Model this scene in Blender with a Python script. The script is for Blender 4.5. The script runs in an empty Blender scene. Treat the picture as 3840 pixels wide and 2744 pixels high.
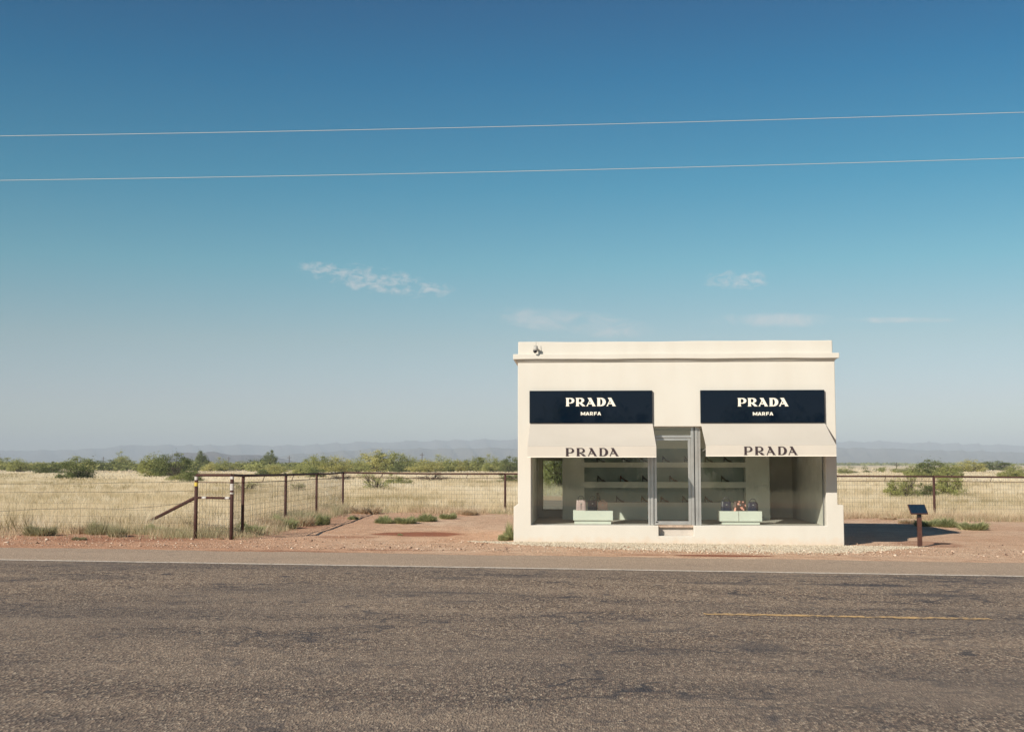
import bpy, bmesh, math, random
import numpy as np
from mathutils import Vector, Matrix

R = math.radians
scene = bpy.context.scene
COL = scene.collection
rnd = random.Random(7)
npr = np.random.default_rng(11)

# ------------------------------------------------------------------ camera
FPX = 4570.0                      # focal length in photo pixels (photo 3840 x 2744)
PITCH = math.atan(367.0 / FPX)
EYE = 1.9
cam_d = bpy.data.cameras.new("camera")
cam = bpy.data.objects.new("camera", cam_d)
COL.objects.link(cam)
cam_d.sensor_width = 36.0
cam_d.lens = 36.0 * FPX / 3840.0
cam_d.clip_start = 0.1
cam_d.clip_end = 60000
cam.location = (0, 0, EYE)
cam.rotation_euler = (math.pi / 2 + PITCH, 0, 0)
scene.camera = cam

# ------------------------------------------------------------------ sun and sky
# light travels along (+x, +y, -z): the sun stands behind the camera, to its left
SUN_TRAVEL = Vector((0.775, 0.955, -0.704)).normalized()
SUN_EL = math.asin(-SUN_TRAVEL.z)
sun_d = bpy.data.lights.new("sun", 'SUN')
sun_d.energy = 4.9
sun_d.angle = R(0.5)
sun_d.color = (1.0, 0.91, 0.78)
sun = bpy.data.objects.new("sun", sun_d)
COL.objects.link(sun)
sun.rotation_euler = SUN_TRAVEL.to_track_quat('-Z', 'Y').to_euler()
sun.location = (-20, -25, 30)

def N(nt, typ, **kw):
    n = nt.nodes.new(typ)
    for k, v in kw.items():
        if k.startswith('i_'):
            n.inputs[k[2:].replace('_', ' ')].default_value = v
        else:
            setattr(n, k, v)
    return n

def math_node(nt, op, a, b=None, c=None, clamp=False):
    n = nt.nodes.new('ShaderNodeMath'); n.operation = op; n.use_clamp = clamp
    for i, v in enumerate((a, b, c)):
        if v is None: continue
        if isinstance(v, (int, float)): n.inputs[i].default_value = v
        else: nt.links.new(v, n.inputs[i])
    return n.outputs[0]

def ramp(nt, fac, stops, interp='LINEAR'):
    n = nt.nodes.new('ShaderNodeValToRGB')
    cr = n.color_ramp; cr.interpolation = interp
    while len(cr.elements) < len(stops): cr.elements.new(0.5)
    for e, (p, c) in zip(cr.elements, stops):
        e.position = p
        e.color = (c, c, c, 1) if isinstance(c, (int, float)) else (c[0], c[1], c[2], 1)
    nt.links.new(fac, n.inputs[0])
    return n.outputs[0]

def mixc(nt, fac, a, b, mode='MIX'):
    n = nt.nodes.new('ShaderNodeMix'); n.data_type = 'RGBA'; n.blend_type = mode
    n.clamp_factor = True
    for key, v in ((0, fac), (6, a), (7, b)):
        if isinstance(v, (int, float)): n.inputs[key].default_value = v
        elif isinstance(v, (tuple, list)): n.inputs[key].default_value = (v[0], v[1], v[2], 1)
        else: nt.links.new(v, n.inputs[key])
    return n.outputs[2]

world = bpy.data.worlds.new("World")
scene.world = world
world.use_nodes = True
wt = world.node_tree
wt.nodes.clear()
sky = N(wt, 'ShaderNodeTexSky')
sky.sky_type = 'NISHITA'
sky.sun_disc = False
sky.sun_elevation = SUN_EL
sky.sun_rotation = math.atan2(-SUN_TRAVEL.x, -SUN_TRAVEL.y)
sky.altitude = 1300
sky.air_density = 1.0
sky.dust_density = 1.2
sky.ozone_density = 1.6
tc = N(wt, 'ShaderNodeTexCoord')
sep = N(wt, 'ShaderNodeSeparateXYZ')
wt.links.new(tc.outputs['Generated'], sep.inputs[0])
elev = sep.outputs[2]
# colour grade of the sky by height above the horizon
grade = ramp(wt, elev, SKY_GRADE := [(0.0, (0.63, 0.62, 0.62)), (0.026, (0.64, 0.64, 0.64)), (0.052, (0.615, 0.58, 0.595)), (0.10, (0.55, 0.58, 0.52)),
                        (0.161, (0.31, 0.60, 0.54)), (0.224, (0.11, 0.51, 0.53)), (0.307, (0.0, 0.38, 0.49)), (0.38, (0.0, 0.27, 0.41)),
                        (0.55, (0.02, 0.10, 0.20)), (1.0, (0.02, 0.07, 0.14))])
skyc = mixc(wt, 1.0, sky.outputs[0], grade, 'MULTIPLY')
# thin clouds: soft patches set by direction
ysafe = math_node(wt, 'MAXIMUM', sep.outputs[1], 0.05)
u = math_node(wt, 'DIVIDE', sep.outputs[0], ysafe)
v = math_node(wt, 'DIVIDE', elev, ysafe)
comb = N(wt, 'ShaderNodeCombineXYZ')
wt.links.new(u, comb.inputs[0]); wt.links.new(math_node(wt, 'MULTIPLY', v, 1.9), comb.inputs[1])
nz = N(wt, 'ShaderNodeTexNoise', noise_dimensions='2D'); nz.inputs['Scale'].default_value = 95; nz.inputs['Detail'].default_value = 6
nz.inputs['Roughness'].default_value = 0.62; nz.inputs['Distortion'].default_value = 0.3
wt.links.new(comb.outputs[0], nz.inputs['Vector'])
nz2 = N(wt, 'ShaderNodeTexNoise', noise_dimensions='2D'); nz2.inputs['Scale'].default_value = 30; nz2.inputs['Detail'].default_value = 7
nz2.inputs['Roughness'].default_value = 0.6; nz2.inputs['Distortion'].default_value = 0.8
wt.links.new(comb.outputs[0], nz2.inputs['Vector'])

def sky_uv(px, py):
    a = math.atan((1372 - py) / FPX) + PITCH
    return (px - 1920) / FPX * math.cos(a - PITCH) / math.cos(a), math.tan(a)

def blob(px, py, rx, ry, slope=0.0):
    cu, cv = sky_uv(px, py)
    du = math_node(wt, 'SUBTRACT', u, cu)
    dv = math_node(wt, 'SUBTRACT', math_node(wt, 'SUBTRACT', v, cv), math_node(wt, 'MULTIPLY', du, slope))
    a = math_node(wt, 'POWER', math_node(wt, 'ABSOLUTE', math_node(wt, 'DIVIDE', du, rx / FPX)), 2.0)
    b = math_node(wt, 'POWER', math_node(wt, 'ABSOLUTE', math_node(wt, 'DIVIDE', dv, ry / FPX)), 2.0)
    return math_node(wt, 'SUBTRACT', 1.0, math_node(wt, 'ADD', a, b), clamp=True)

def cloud(blobs, noise, lo, hi, amount):
    s = blobs[0]
    for b in blobs[1:]: s = math_node(wt, 'MAXIMUM', s, b)
    s = math_node(wt, 'POWER', s, 0.6)
    n = math_node(wt, 'MULTIPLY', noise, s)
    return math_node(wt, 'MULTIPLY', ramp(wt, n, [(lo, 0.0), (hi, 1.0)], 'EASE'), amount)

c1 = cloud([blob(1400, 1050, 330, 75, -0.14), blob(1190, 1005, 110, 40), blob(2775, 1050, 200, 55), blob(1620, 1085, 120, 40)],
           nz.outputs[0], 0.31, 0.70, 0.46)
c2 = cloud([blob(2130, 1205, 420, 55, -0.09), blob(2900, 1200, 340, 35, 0.0), blob(3350, 1200, 300, 16, 0.0), blob(2250, 1235, 260, 40, -0.06)],
           nz2.outputs[0], 0.20, 0.75, 0.42)
cm = math_node(wt, 'MAXIMUM', c1, c2)
skyc = mixc(wt, cm, skyc, (5.6, 4.9, 4.7))
bg = N(wt, 'ShaderNodeBackground'); bg.inputs['Strength'].default_value = 0.13
wt.links.new(skyc, bg.inputs['Color'])
wo = N(wt, 'ShaderNodeOutputWorld')
wt.links.new(bg.outputs[0], wo.inputs['Surface'])

# ------------------------------------------------------------------ exposure
vs = scene.view_settings
vs.view_transform = 'Standard'; vs.look = 'None'; vs.exposure = 0.25; vs.gamma = 1.0
scene.cycles.use_denoising = True
scene.cycles.max_bounces = 8
scene.cycles.transparent_max_bounces = 12
scene.cycles.volume_bounces = 0
scene.cycles.sample_clamp_indirect = 4.0

# ------------------------------------------------------------------ measuring helpers
HOR = 1739.0
CP, SP = math.cos(PITCH), math.sin(PITCH)

def ray(px, py):
    x = (px - 1920) / FPX; yv = (1372 - py) / FPX
    return Vector((x, CP - yv * SP, SP + yv * CP))

def at(px, py, Y):
    d = ray(px, py); t = Y / d.y
    return Vector((d.x * t, Y, EYE + d.z * t))

def g0(X, Y):
    f = 1.0 if Y < 60 else max(0.0, 1 - (Y - 60) / 110.0)
    return (0.03 - 0.0085 * max(-40, min(40, X))) * f

def gv(X, Y):
    f = np.clip(1 - (Y - 60) / 110.0, 0, 1)
    return (0.03 - 0.0085 * np.clip(X, -40, 40)) * f

def on_ground(px, py):
    d = ray(px, py); z = 0.0
    for _ in range(12):
        t = (z - EYE) / d.z
        X, Y = d.x * t, d.y * t
        z = g0(X, Y)
    return Vector((X, Y, z))

# shop frame: origin at the front left corner, x along the facade, y inward
SA = R(3.2)
S0 = Vector((0.142, 29.6, 0.0))
UX = Vector((math.cos(SA), -math.sin(SA), 0)); UY = Vector((math.sin(SA), math.cos(SA), 0))

def shop_w(x, y, z): return S0 + UX * x + UY * y + Vector((0, 0, z))

def fp(px, py, depth=0.0):
    """pixel to facade coordinates (x, z) on the plane y = depth"""
    d = ray(px, py); o = Vector((0, 0, EYE))
    p0 = S0 + UY * depth
    t = (p0 - o).dot(UY) / d.dot(UY)
    p = o + d * t - S0
    return p.dot(UX), p.z

def fx(px, depth=0.0, py=1739): return fp(px, py, depth)[0]
def fz(py, depth=0.0, px=2500): return fp(px, py, depth)[1]

# ------------------------------------------------------------------ object helpers
def tag(o, label=None, cat=None, group=None, kind=None):
    if label: o['label'] = label
    if cat: o['category'] = cat
    if group: o['group'] = group
    if kind: o['kind'] = kind
    return o

def empty(name, loc=(0, 0, 0), rz=0.0):
    o = bpy.data.objects.new(name, None); COL.objects.link(o)
    o.location = loc; o.rotation_euler = (0, 0, rz); o.empty_display_size = 0.3
    return o

class MB:
    def __init__(s): s.v = []; s.f = []; s.sm = []
    def add(s, vs, fs, smooth=False):
        b = len(s.v); s.v += [tuple(p) for p in vs]
        s.f += [tuple(i + b for i in f) for f in fs]; s.sm += [smooth] * len(fs)
        return s
    def box(s, x0, x1, y0, y1, z0, z1, M=None):
        vs = [Vector(p) for p in ((x0,y0,z0),(x1,y0,z0),(x1,y1,z0),(x0,y1,z0),(x0,y0,z1),(x1,y0,z1),(x1,y1,z1),(x0,y1,z1))]
        if M is not None: vs = [M @ p for p in vs]
        return s.add(vs, [(0,3,2,1),(4,5,6,7),(0,1,5,4),(1,2,6,5),(2,3,7,6),(3,0,4,7)])
    def tube(s, pts, r, n=8, caps=True):
        pts = [Vector(p) for p in pts]
        rs = r if isinstance(r, (list, tuple)) else [r] * len(pts)
        vs = []; fs = []
        for i, p in enumerate(pts):
            t = (pts[min(i + 1, len(pts) - 1)] - pts[max(i - 1, 0)]).normalized()
            a = Vector((0, 0, 1)) if abs(t.z) < 0.9 else Vector((0, 1, 0))
            e1 = t.cross(a).normalized(); e2 = t.cross(e1).normalized()
            for k in range(n):
                w = 2 * math.pi * k / n
                vs.append(p + (e1 * math.cos(w) + e2 * math.sin(w)) * rs[i])
        for i in range(len(pts) - 1):
            for k in range(n):
                k2 = (k + 1) % n
                fs.append((i*n + k, (i+1)*n + k, (i+1)*n + k2, i*n + k2))
        b = len(s.v)
        s.add(vs, fs, True)
        if caps:
            s.f.append(tuple(b + k for k in range(n))); s.sm.append(False)
            s.f.append(tuple(b + (len(pts)-1)*n + k for k in reversed(range(n)))); s.sm.append(False)
        return s
    def build(s, name, mat, parent=None, bevel=0, seg=2, loc=None):
        me = bpy.data.meshes.new(name)
        me.from_pydata(s.v, [], s.f)
        me.polygons.foreach_set('use_smooth', s.sm)
        me.materials.append(mat)
        me.update()
        bm = bmesh.new(); bm.from_mesh(me)
        bmesh.ops.recalc_face_normals(bm, faces=bm.faces[:])
        bm.to_mesh(me); bm.free()
        o = bpy.data.objects.new(name, me); COL.objects.link(o)
        if parent is not None: o.parent = parent
        if loc is not None: o.location = loc
        if bevel:
            m = o.modifiers.new('bevel', 'BEVEL'); m.width = bevel; m.segments = seg
            m.limit_method = 'ANGLE'; m.angle_limit = R(35); m.harden_normals = False
        return o

def fast_obj(name, V, F, mat, tint=None, parent=None):
    """V (n,3), F (m,3) triangles, tint per vertex"""
    me = bpy.data.meshes.new(name)
    V = np.asarray(V, dtype=np.float32); F = np.asarray(F, dtype=np.int32)
    me.vertices.add(len(V)); me.vertices.foreach_set('co', V.ravel())
    me.loops.add(F.size); me.loops.foreach_set('vertex_index', F.ravel())
    k = F.shape[1]
    me.polygons.add(len(F))
    me.polygons.foreach_set('loop_start', np.arange(0, F.size, k, dtype=np.int32))
    me.polygons.foreach_set('loop_total', np.full(len(F), k, dtype=np.int32))
    me.update(calc_edges=True)
    if tint is not None:
        a = me.attributes.new('tint', 'FLOAT', 'POINT')
        a.data.foreach_set('value', np.asarray(tint, dtype=np.float32))
    me.materials.append(mat)
    o = bpy.data.objects.new(name, me); COL.objects.link(o)
    if parent is not None: o.parent = parent
    return o

def copy_tree(o, parent=None):
    c = o.copy(); COL.objects.link(c); c.parent = parent
    for ch in list(o.children): copy_tree(ch, c)
    return c

# ------------------------------------------------------------------ materials
def mat(name, color, rough=0.7, spec=0.3, metal=0.0, noise=None, bump=None, coat=0.0, coord='Object'):
    """noise = (scale, amount, detail) darkens/lightens the base, bump = (scale, strength, distance)"""
    m = bpy.data.materials.new(name); m.use_nodes = True
    nt = m.node_tree; p = nt.nodes['Principled BSDF']
    p.inputs['Roughness'].default_value = rough
    p.inputs['Specular IOR Level'].default_value = spec
    p.inputs['Metallic'].default_value = metal
    p.inputs['Coat Weight'].default_value = coat
    p.inputs['Base Color'].default_value = (*color, 1)
    if noise or bump:
        t = N(nt, 'ShaderNodeTexCoord')
    if noise:
        n = N(nt, 'ShaderNodeTexNoise'); n.inputs['Scale'].default_value = noise[0]; n.inputs['Detail'].default_value = 6
        n.inputs['Roughness'].default_value = 0.6
        nt.links.new(t.outputs[coord], n.inputs['Vector'])
        a = noise[1]
        f = ramp(nt, n.outputs[0], [(0.3, 1 - a), (0.7, 1 + a * 0.3)])
        nt.links.new(mixc(nt, 1.0, (*color,), f, 'MULTIPLY'), p.inputs['Base Color'])
    if bump:
        n = N(nt, 'ShaderNodeTexNoise'); n.inputs['Scale'].default_value = bump[0]; n.inputs['Detail'].default_value = 5
        nt.links.new(t.outputs[coord], n.inputs['Vector'])
        b = N(nt, 'ShaderNodeBump'); b.inputs['Strength'].default_value = bump[1]; b.inputs['Distance'].default_value = bump[2]
        nt.links.new(n.outputs[0], b.inputs['Height']); nt.links.new(b.outputs[0], p.inputs['Normal'])
    return m

def pos_xy(nt):
    g = N(nt, 'ShaderNodeNewGeometry'); s = N(nt, 'ShaderNodeSeparateXYZ')
    nt.links.new(g.outputs['Position'], s.inputs[0]); return g.outputs['Position'], s.outputs[0], s.outputs[1], s.outputs[2]

# cream stucco with faint streaks, a dirty foot and hairline unevenness
def make_stucco():
    m = bpy.data.materials.new('cream_stucco'); m.use_nodes = True
    nt = m.node_tree; p = nt.nodes['Principled BSDF']
    p.inputs['Roughness'].default_value = 0.85; p.inputs['Specular IOR Level'].default_value = 0.15
    t = N(nt, 'ShaderNodeTexCoord')
    mp = N(nt, 'ShaderNodeMapping'); mp.inputs['Scale'].default_value = (1.6, 1.6, 0.35)
    nt.links.new(t.outputs['Object'], mp.inputs[0])
    n = N(nt, 'ShaderNodeTexNoise'); n.inputs['Scale'].default_value = 1.3; n.inputs['Detail'].default_value = 7
    nt.links.new(mp.outputs[0], n.inputs['Vector'])
    c = ramp(nt, n.outputs[0], [(0.3, (0.62, 0.59, 0.53)), (0.5, (0.638, 0.612, 0.555)), (0.7, (0.652, 0.63, 0.575))])
    # mud splash along the foot of the wall
    s = N(nt, 'ShaderNodeSeparateXYZ'); nt.links.new(t.outputs['Object'], s.inputs[0])
    n3 = N(nt, 'ShaderNodeTexNoise'); n3.inputs['Scale'].default_value = 6; n3.inputs['Detail'].default_value = 6
    nt.links.new(t.outputs['Object'], n3.inputs['Vector'])
    foot = math_node(nt, 'SUBTRACT', math_node(nt, 'MULTIPLY', n3.outputs[0], 0.35), s.outputs[2])
    foot = ramp(nt, foot, [(0.0, 0.0), (0.2, 0.55)])
    c = mixc(nt, foot, c, (0.62, 0.47, 0.34))
    nt.links.new(c, p.inputs['Base Color'])
    n2 = N(nt, 'ShaderNodeTexNoise'); n2.inputs['Scale'].default_value = 60; n2.inputs['Detail'].default_value = 4
    nt.links.new(t.outputs['Object'], n2.inputs['Vector'])
    n4 = N(nt, 'ShaderNodeTexNoise'); n4.inputs['Scale'].default_value = 1.1; n4.inputs['Detail'].default_value = 3
    nt.links.new(t.outputs['Object'], n4.inputs['Vector'])
    b1 = N(nt, 'ShaderNodeBump'); b1.inputs['Strength'].default_value = 0.35; b1.inputs['Distance'].default_value = 0.03
    nt.links.new(n4.outputs[0], b1.inputs['Height'])
    b = N(nt, 'ShaderNodeBump'); b.inputs['Strength'].default_value = 0.25; b.inputs['Distance'].default_value = 0.006
    nt.links.new(n2.outputs[0], b.inputs['Height']); nt.links.new(b1.outputs[0], b.inputs['Normal'])
    nt.links.new(b.outputs[0], p.inputs['Normal'])
    return m

STUCCO = make_stucco()
INNER = mat('interior_paint', (0.80, 0.75, 0.68), 0.7, 0.2, noise=(2, 0.12))
MINT = mat('mint_paint', (0.76, 0.77, 0.70), 0.5, 0.3, noise=(2, 0.08))
NICHE_SHADE = mat('shade_darkened_mint', (0.34, 0.42, 0.41), 0.7, 0.2, noise=(3, 0.15))  # the mint paint again, with the shade of the recesses put into its colour
FLOORM = mat('interior_carpet', (0.55, 0.50, 0.45), 0.95, 0.1, noise=(8, 0.12))
NAVY = mat('navy_enamel', (0.001, 0.006, 0.016), 0.03, 0.30, noise=(4, 0.15))
WHITE = mat('white_letter_paint', (0.85, 0.80, 0.70), 0.5, 0.3)
INK = mat('dark_print', (0.05, 0.035, 0.04), 0.8, 0.2)
ALU = mat('brushed_aluminium', (0.62, 0.62, 0.60), 0.38, 0.5, metal=0.75, noise=(5, 0.15))
ALU2 = mat('dark_gasket', (0.02, 0.025, 0.03), 0.5, 0.4)
BLACK = mat('black_leather', (0.012, 0.012, 0.018), 0.35, 0.5)
NAVYL = mat('navy_leather', (0.012, 0.018, 0.045), 0.35, 0.5)
WINE = mat('wine_leather', (0.055, 0.014, 0.014), 0.35, 0.5)
MAUVE = mat('mauve_leather', (0.50, 0.36, 0.36), 0.45, 0.4)
PEACH = mat('peach_leather', (0.72, 0.45, 0.36), 0.45, 0.4)
GREY = mat('grey_plastic', (0.42, 0.41, 0.38), 0.4, 0.4)
RUST = mat('rusty_pipe', (0.075, 0.032, 0.026), 0.75, 0.3, noise=(9, 0.45), bump=(60, 0.3, 0.003))
RUSTP = mat('brown_post_paint', (0.10, 0.045, 0.034), 0.6, 0.3, noise=(9, 0.35))
WIRE = mat('galvanised_wire', (0.10, 0.085, 0.075), 0.6, 0.4)
CABLE = mat('aluminium_cable', (0.55, 0.53, 0.49), 0.45, 0.5)
PALE = mat('pale_sticker', (0.60, 0.58, 0.55), 0.5, 0.3, noise=(30, 0.5))
YELLOW = mat('yellow_sticker', (0.60, 0.46, 0.08), 0.5, 0.3)
WOODP = mat('weathered_pole', (0.10, 0.075, 0.06), 0.9, 0.1, noise=(3, 0.3))
PLAQ = mat('dark_plaque', (0.012, 0.03, 0.055), 0.25, 0.5, noise=(30, 0.4))

def make_cloth():
    m = bpy.data.materials.new('awning_canvas'); m.use_nodes = True
    nt = m.node_tree; p = nt.nodes['Principled BSDF']
    p.inputs['Roughness'].default_value = 0.9; p.inputs['Specular IOR Level'].default_value = 0.1
    t = N(nt, 'ShaderNodeTexCoord')
    n = N(nt, 'ShaderNodeTexNoise'); n.inputs['Scale'].default_value = 1.4; n.inputs['Detail'].default_value = 5
    nt.links.new(t.outputs['Object'], n.inputs['Vector'])
    c = ramp(nt, n.outputs[0], [(0.3, (0.635, 0.59, 0.525)), (0.7, (0.67, 0.625, 0.56))])
    nt.links.new(c, p.inputs['Base Color'])
    b = N(nt, 'ShaderNodeBump'); b.inputs['Strength'].default_value = 0.15; b.inputs['Distance'].default_value = 0.02
    nt.links.new(n.outputs[0], b.inputs['Height']); nt.links.new(b.outputs[0], p.inputs['Normal'])
    tr = N(nt, 'ShaderNodeBsdfTranslucent'); tr.inputs[0].default_value = (0.5, 0.42, 0.32, 1)
    ms = N(nt, 'ShaderNodeMixShader'); ms.inputs[0].default_value = 0.10
    nt.links.new(p.outputs[0], ms.inputs[1]); nt.links.new(tr.outputs[0], ms.inputs[2])
    nt.links.new(ms.outputs[0], nt.nodes['Material Output'].inputs[0])
    return m
CLOTH = make_cloth()

def make_glass():
    m = bpy.data.materials.new('window_glass'); m.use_nodes = True
    nt = m.node_tree; nt.nodes.remove(nt.nodes['Principled BSDF'])
    ge = N(nt, 'ShaderNodeNewGeometry'); dp = N(nt, 'ShaderNodeVectorMath', operation='DOT_PRODUCT')
    nt.links.new(ge.outputs['Normal'], dp.inputs[0]); nt.links.new(ge.outputs['Incoming'], dp.inputs[1])
    om = math_node(nt, 'SUBTRACT', 1.0, math_node(nt, 'ABSOLUTE', dp.outputs['Value']), clamp=True)
    f = math_node(nt, 'ADD', 0.10, math_node(nt, 'MULTIPLY', math_node(nt, 'POWER', om, 5.0), 0.92), clamp=True)
    gl = N(nt, 'ShaderNodeBsdfGlossy'); gl.inputs['Roughness'].default_value = 0.015; gl.inputs[0].default_value = (0.9, 0.95, 0.95, 1)
    tp = N(nt, 'ShaderNodeBsdfTransparent'); tp.inputs[0].default_value = (0.88, 0.93, 0.90, 1)
    ms = N(nt, 'ShaderNodeMixShader')
    nt.links.new(f, ms.inputs[0]); nt.links.new(tp.outputs[0], ms.inputs[1]); nt.links.new(gl.outputs[0], ms.inputs[2])
    # a thin film of road dust on the pane
    df = N(nt, 'ShaderNodeBsdfDiffuse'); df.inputs[0].default_value = (0.62, 0.52, 0.42, 1)
    t = N(nt, 'ShaderNodeTexCoord'); n = N(nt, 'ShaderNodeTexNoise'); n.inputs['Scale'].default_value = 2.2; n.inputs['Detail'].default_value = 6
    nt.links.new(t.outputs['Object'], n.inputs['Vector'])
    m2 = N(nt, 'ShaderNodeMixShader')
    nt.links.new(ramp(nt, n.outputs[0], [(.35, .003), (.7, .026)]), m2.inputs[0])
    nt.links.new(ms.outputs[0], m2.inputs[1]); nt.links.new(df.outputs[0], m2.inputs[2])
    nt.links.new(m2.outputs[0], nt.nodes['Material Output'].inputs[0])
    return m
GLASS = make_glass()

MIRROR = mat('mirror_silver', (0.82, 0.85, 0.83), 0.01, 0.5, metal=1.0)

def make_floral():
    m = bpy.data.materials.new('floral_print'); m.use_nodes = True
    nt = m.node_tree; p = nt.nodes['Principled BSDF']; p.inputs['Roughness'].default_value = 0.5
    t = N(nt, 'ShaderNodeTexCoord')
    v1 = N(nt, 'ShaderNodeTexVoronoi'); v1.inputs['Scale'].default_value = 13
    nt.links.new(t.outputs['Object'], v1.inputs['Vector'])
    f = ramp(nt, v1.outputs['Distance'], [(0.28, 1.0), (0.42, 0.0)])
    c = mixc(nt, f, (0.06, 0.025, 0.02), (0.85, 0.38, 0.30))
    nt.links.new(c, p.inputs['Base Color'])
    return m
FLORAL = make_floral()

def make_foliage(name, a, b, c, trans=0.25):
    m = bpy.data.materials.new(name); m.use_nodes = True
    nt = m.node_tree; p = nt.nodes['Principled BSDF']
    p.inputs['Roughness'].default_value = 0.7; p.inputs['Specular IOR Level'].default_value = 0.2
    at_ = N(nt, 'ShaderNodeAttribute', attribute_name='tint')
    col = ramp(nt, at_.outputs['Fac'], [(0.0, a), (0.5, b), (1.0, c)])
    nt.links.new(col, p.inputs['Base Color'])
    tr = N(nt, 'ShaderNodeBsdfTranslucent'); nt.links.new(col, tr.inputs[0])
    ms = N(nt, 'ShaderNodeMixShader'); ms.inputs[0].default_value = trans
    nt.links.new(p.outputs[0], ms.inputs[1]); nt.links.new(tr.outputs[0], ms.inputs[2])
    nt.links.new(ms.outputs[0], nt.nodes['Material Output'].inputs[0])
    return m
LEAF_D = make_foliage('mesquite_leaves_deep', (0.10, 0.12, 0.048), (0.21, 0.245, 0.095), (0.34, 0.36, 0.15), .45)
LEAF_M = make_foliage('mesquite_leaves', (0.18, 0.20, 0.075), (0.40, 0.42, 0.155), (0.62, 0.60, 0.26), .45)
LEAF_Y = make_foliage('creosote_leaves', (0.30, 0.29, 0.10), (0.56, 0.53, 0.20), (0.74, 0.70, 0.34), .45)
LEAF_G = make_foliage('dry_twigs', (0.07, 0.055, 0.045), (0.115, 0.095, 0.075), (0.12, 0.13, 0.06))
WEED = make_foliage('weed_leaves', (0.24, 0.22, 0.12), (0.40, 0.38, 0.22), (0.60, 0.54, 0.35), .4)
WEED_B = make_foliage('weed_leaves_green', (0.19, 0.21, 0.10), (0.40, 0.43, 0.21), (0.64, 0.62, 0.36), .45)
WEED_D = make_foliage('dry_weed_leaves', (0.36, 0.25, 0.16), (0.60, 0.47, 0.32), (0.76, 0.66, 0.46), .35)
STRAW = make_foliage('dry_grass', (0.38, 0.31, 0.16), (0.78, 0.65, 0.44), (0.90, 0.81, 0.64), 0.42)
BARK = mat('grey_bark', (0.10, 0.080, 0.062), 0.9, 0.1, noise=(8, 0.3))

# ------------------------------------------------------------------ ground
def geo_axis(lim, first, fine, growth):
    a = [0.0]; s = fine
    while a[-1] < lim:
        if a[-1] >= first: s *= growth
        a.append(a[-1] + s)
    a[-1] = lim
    return a

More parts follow.
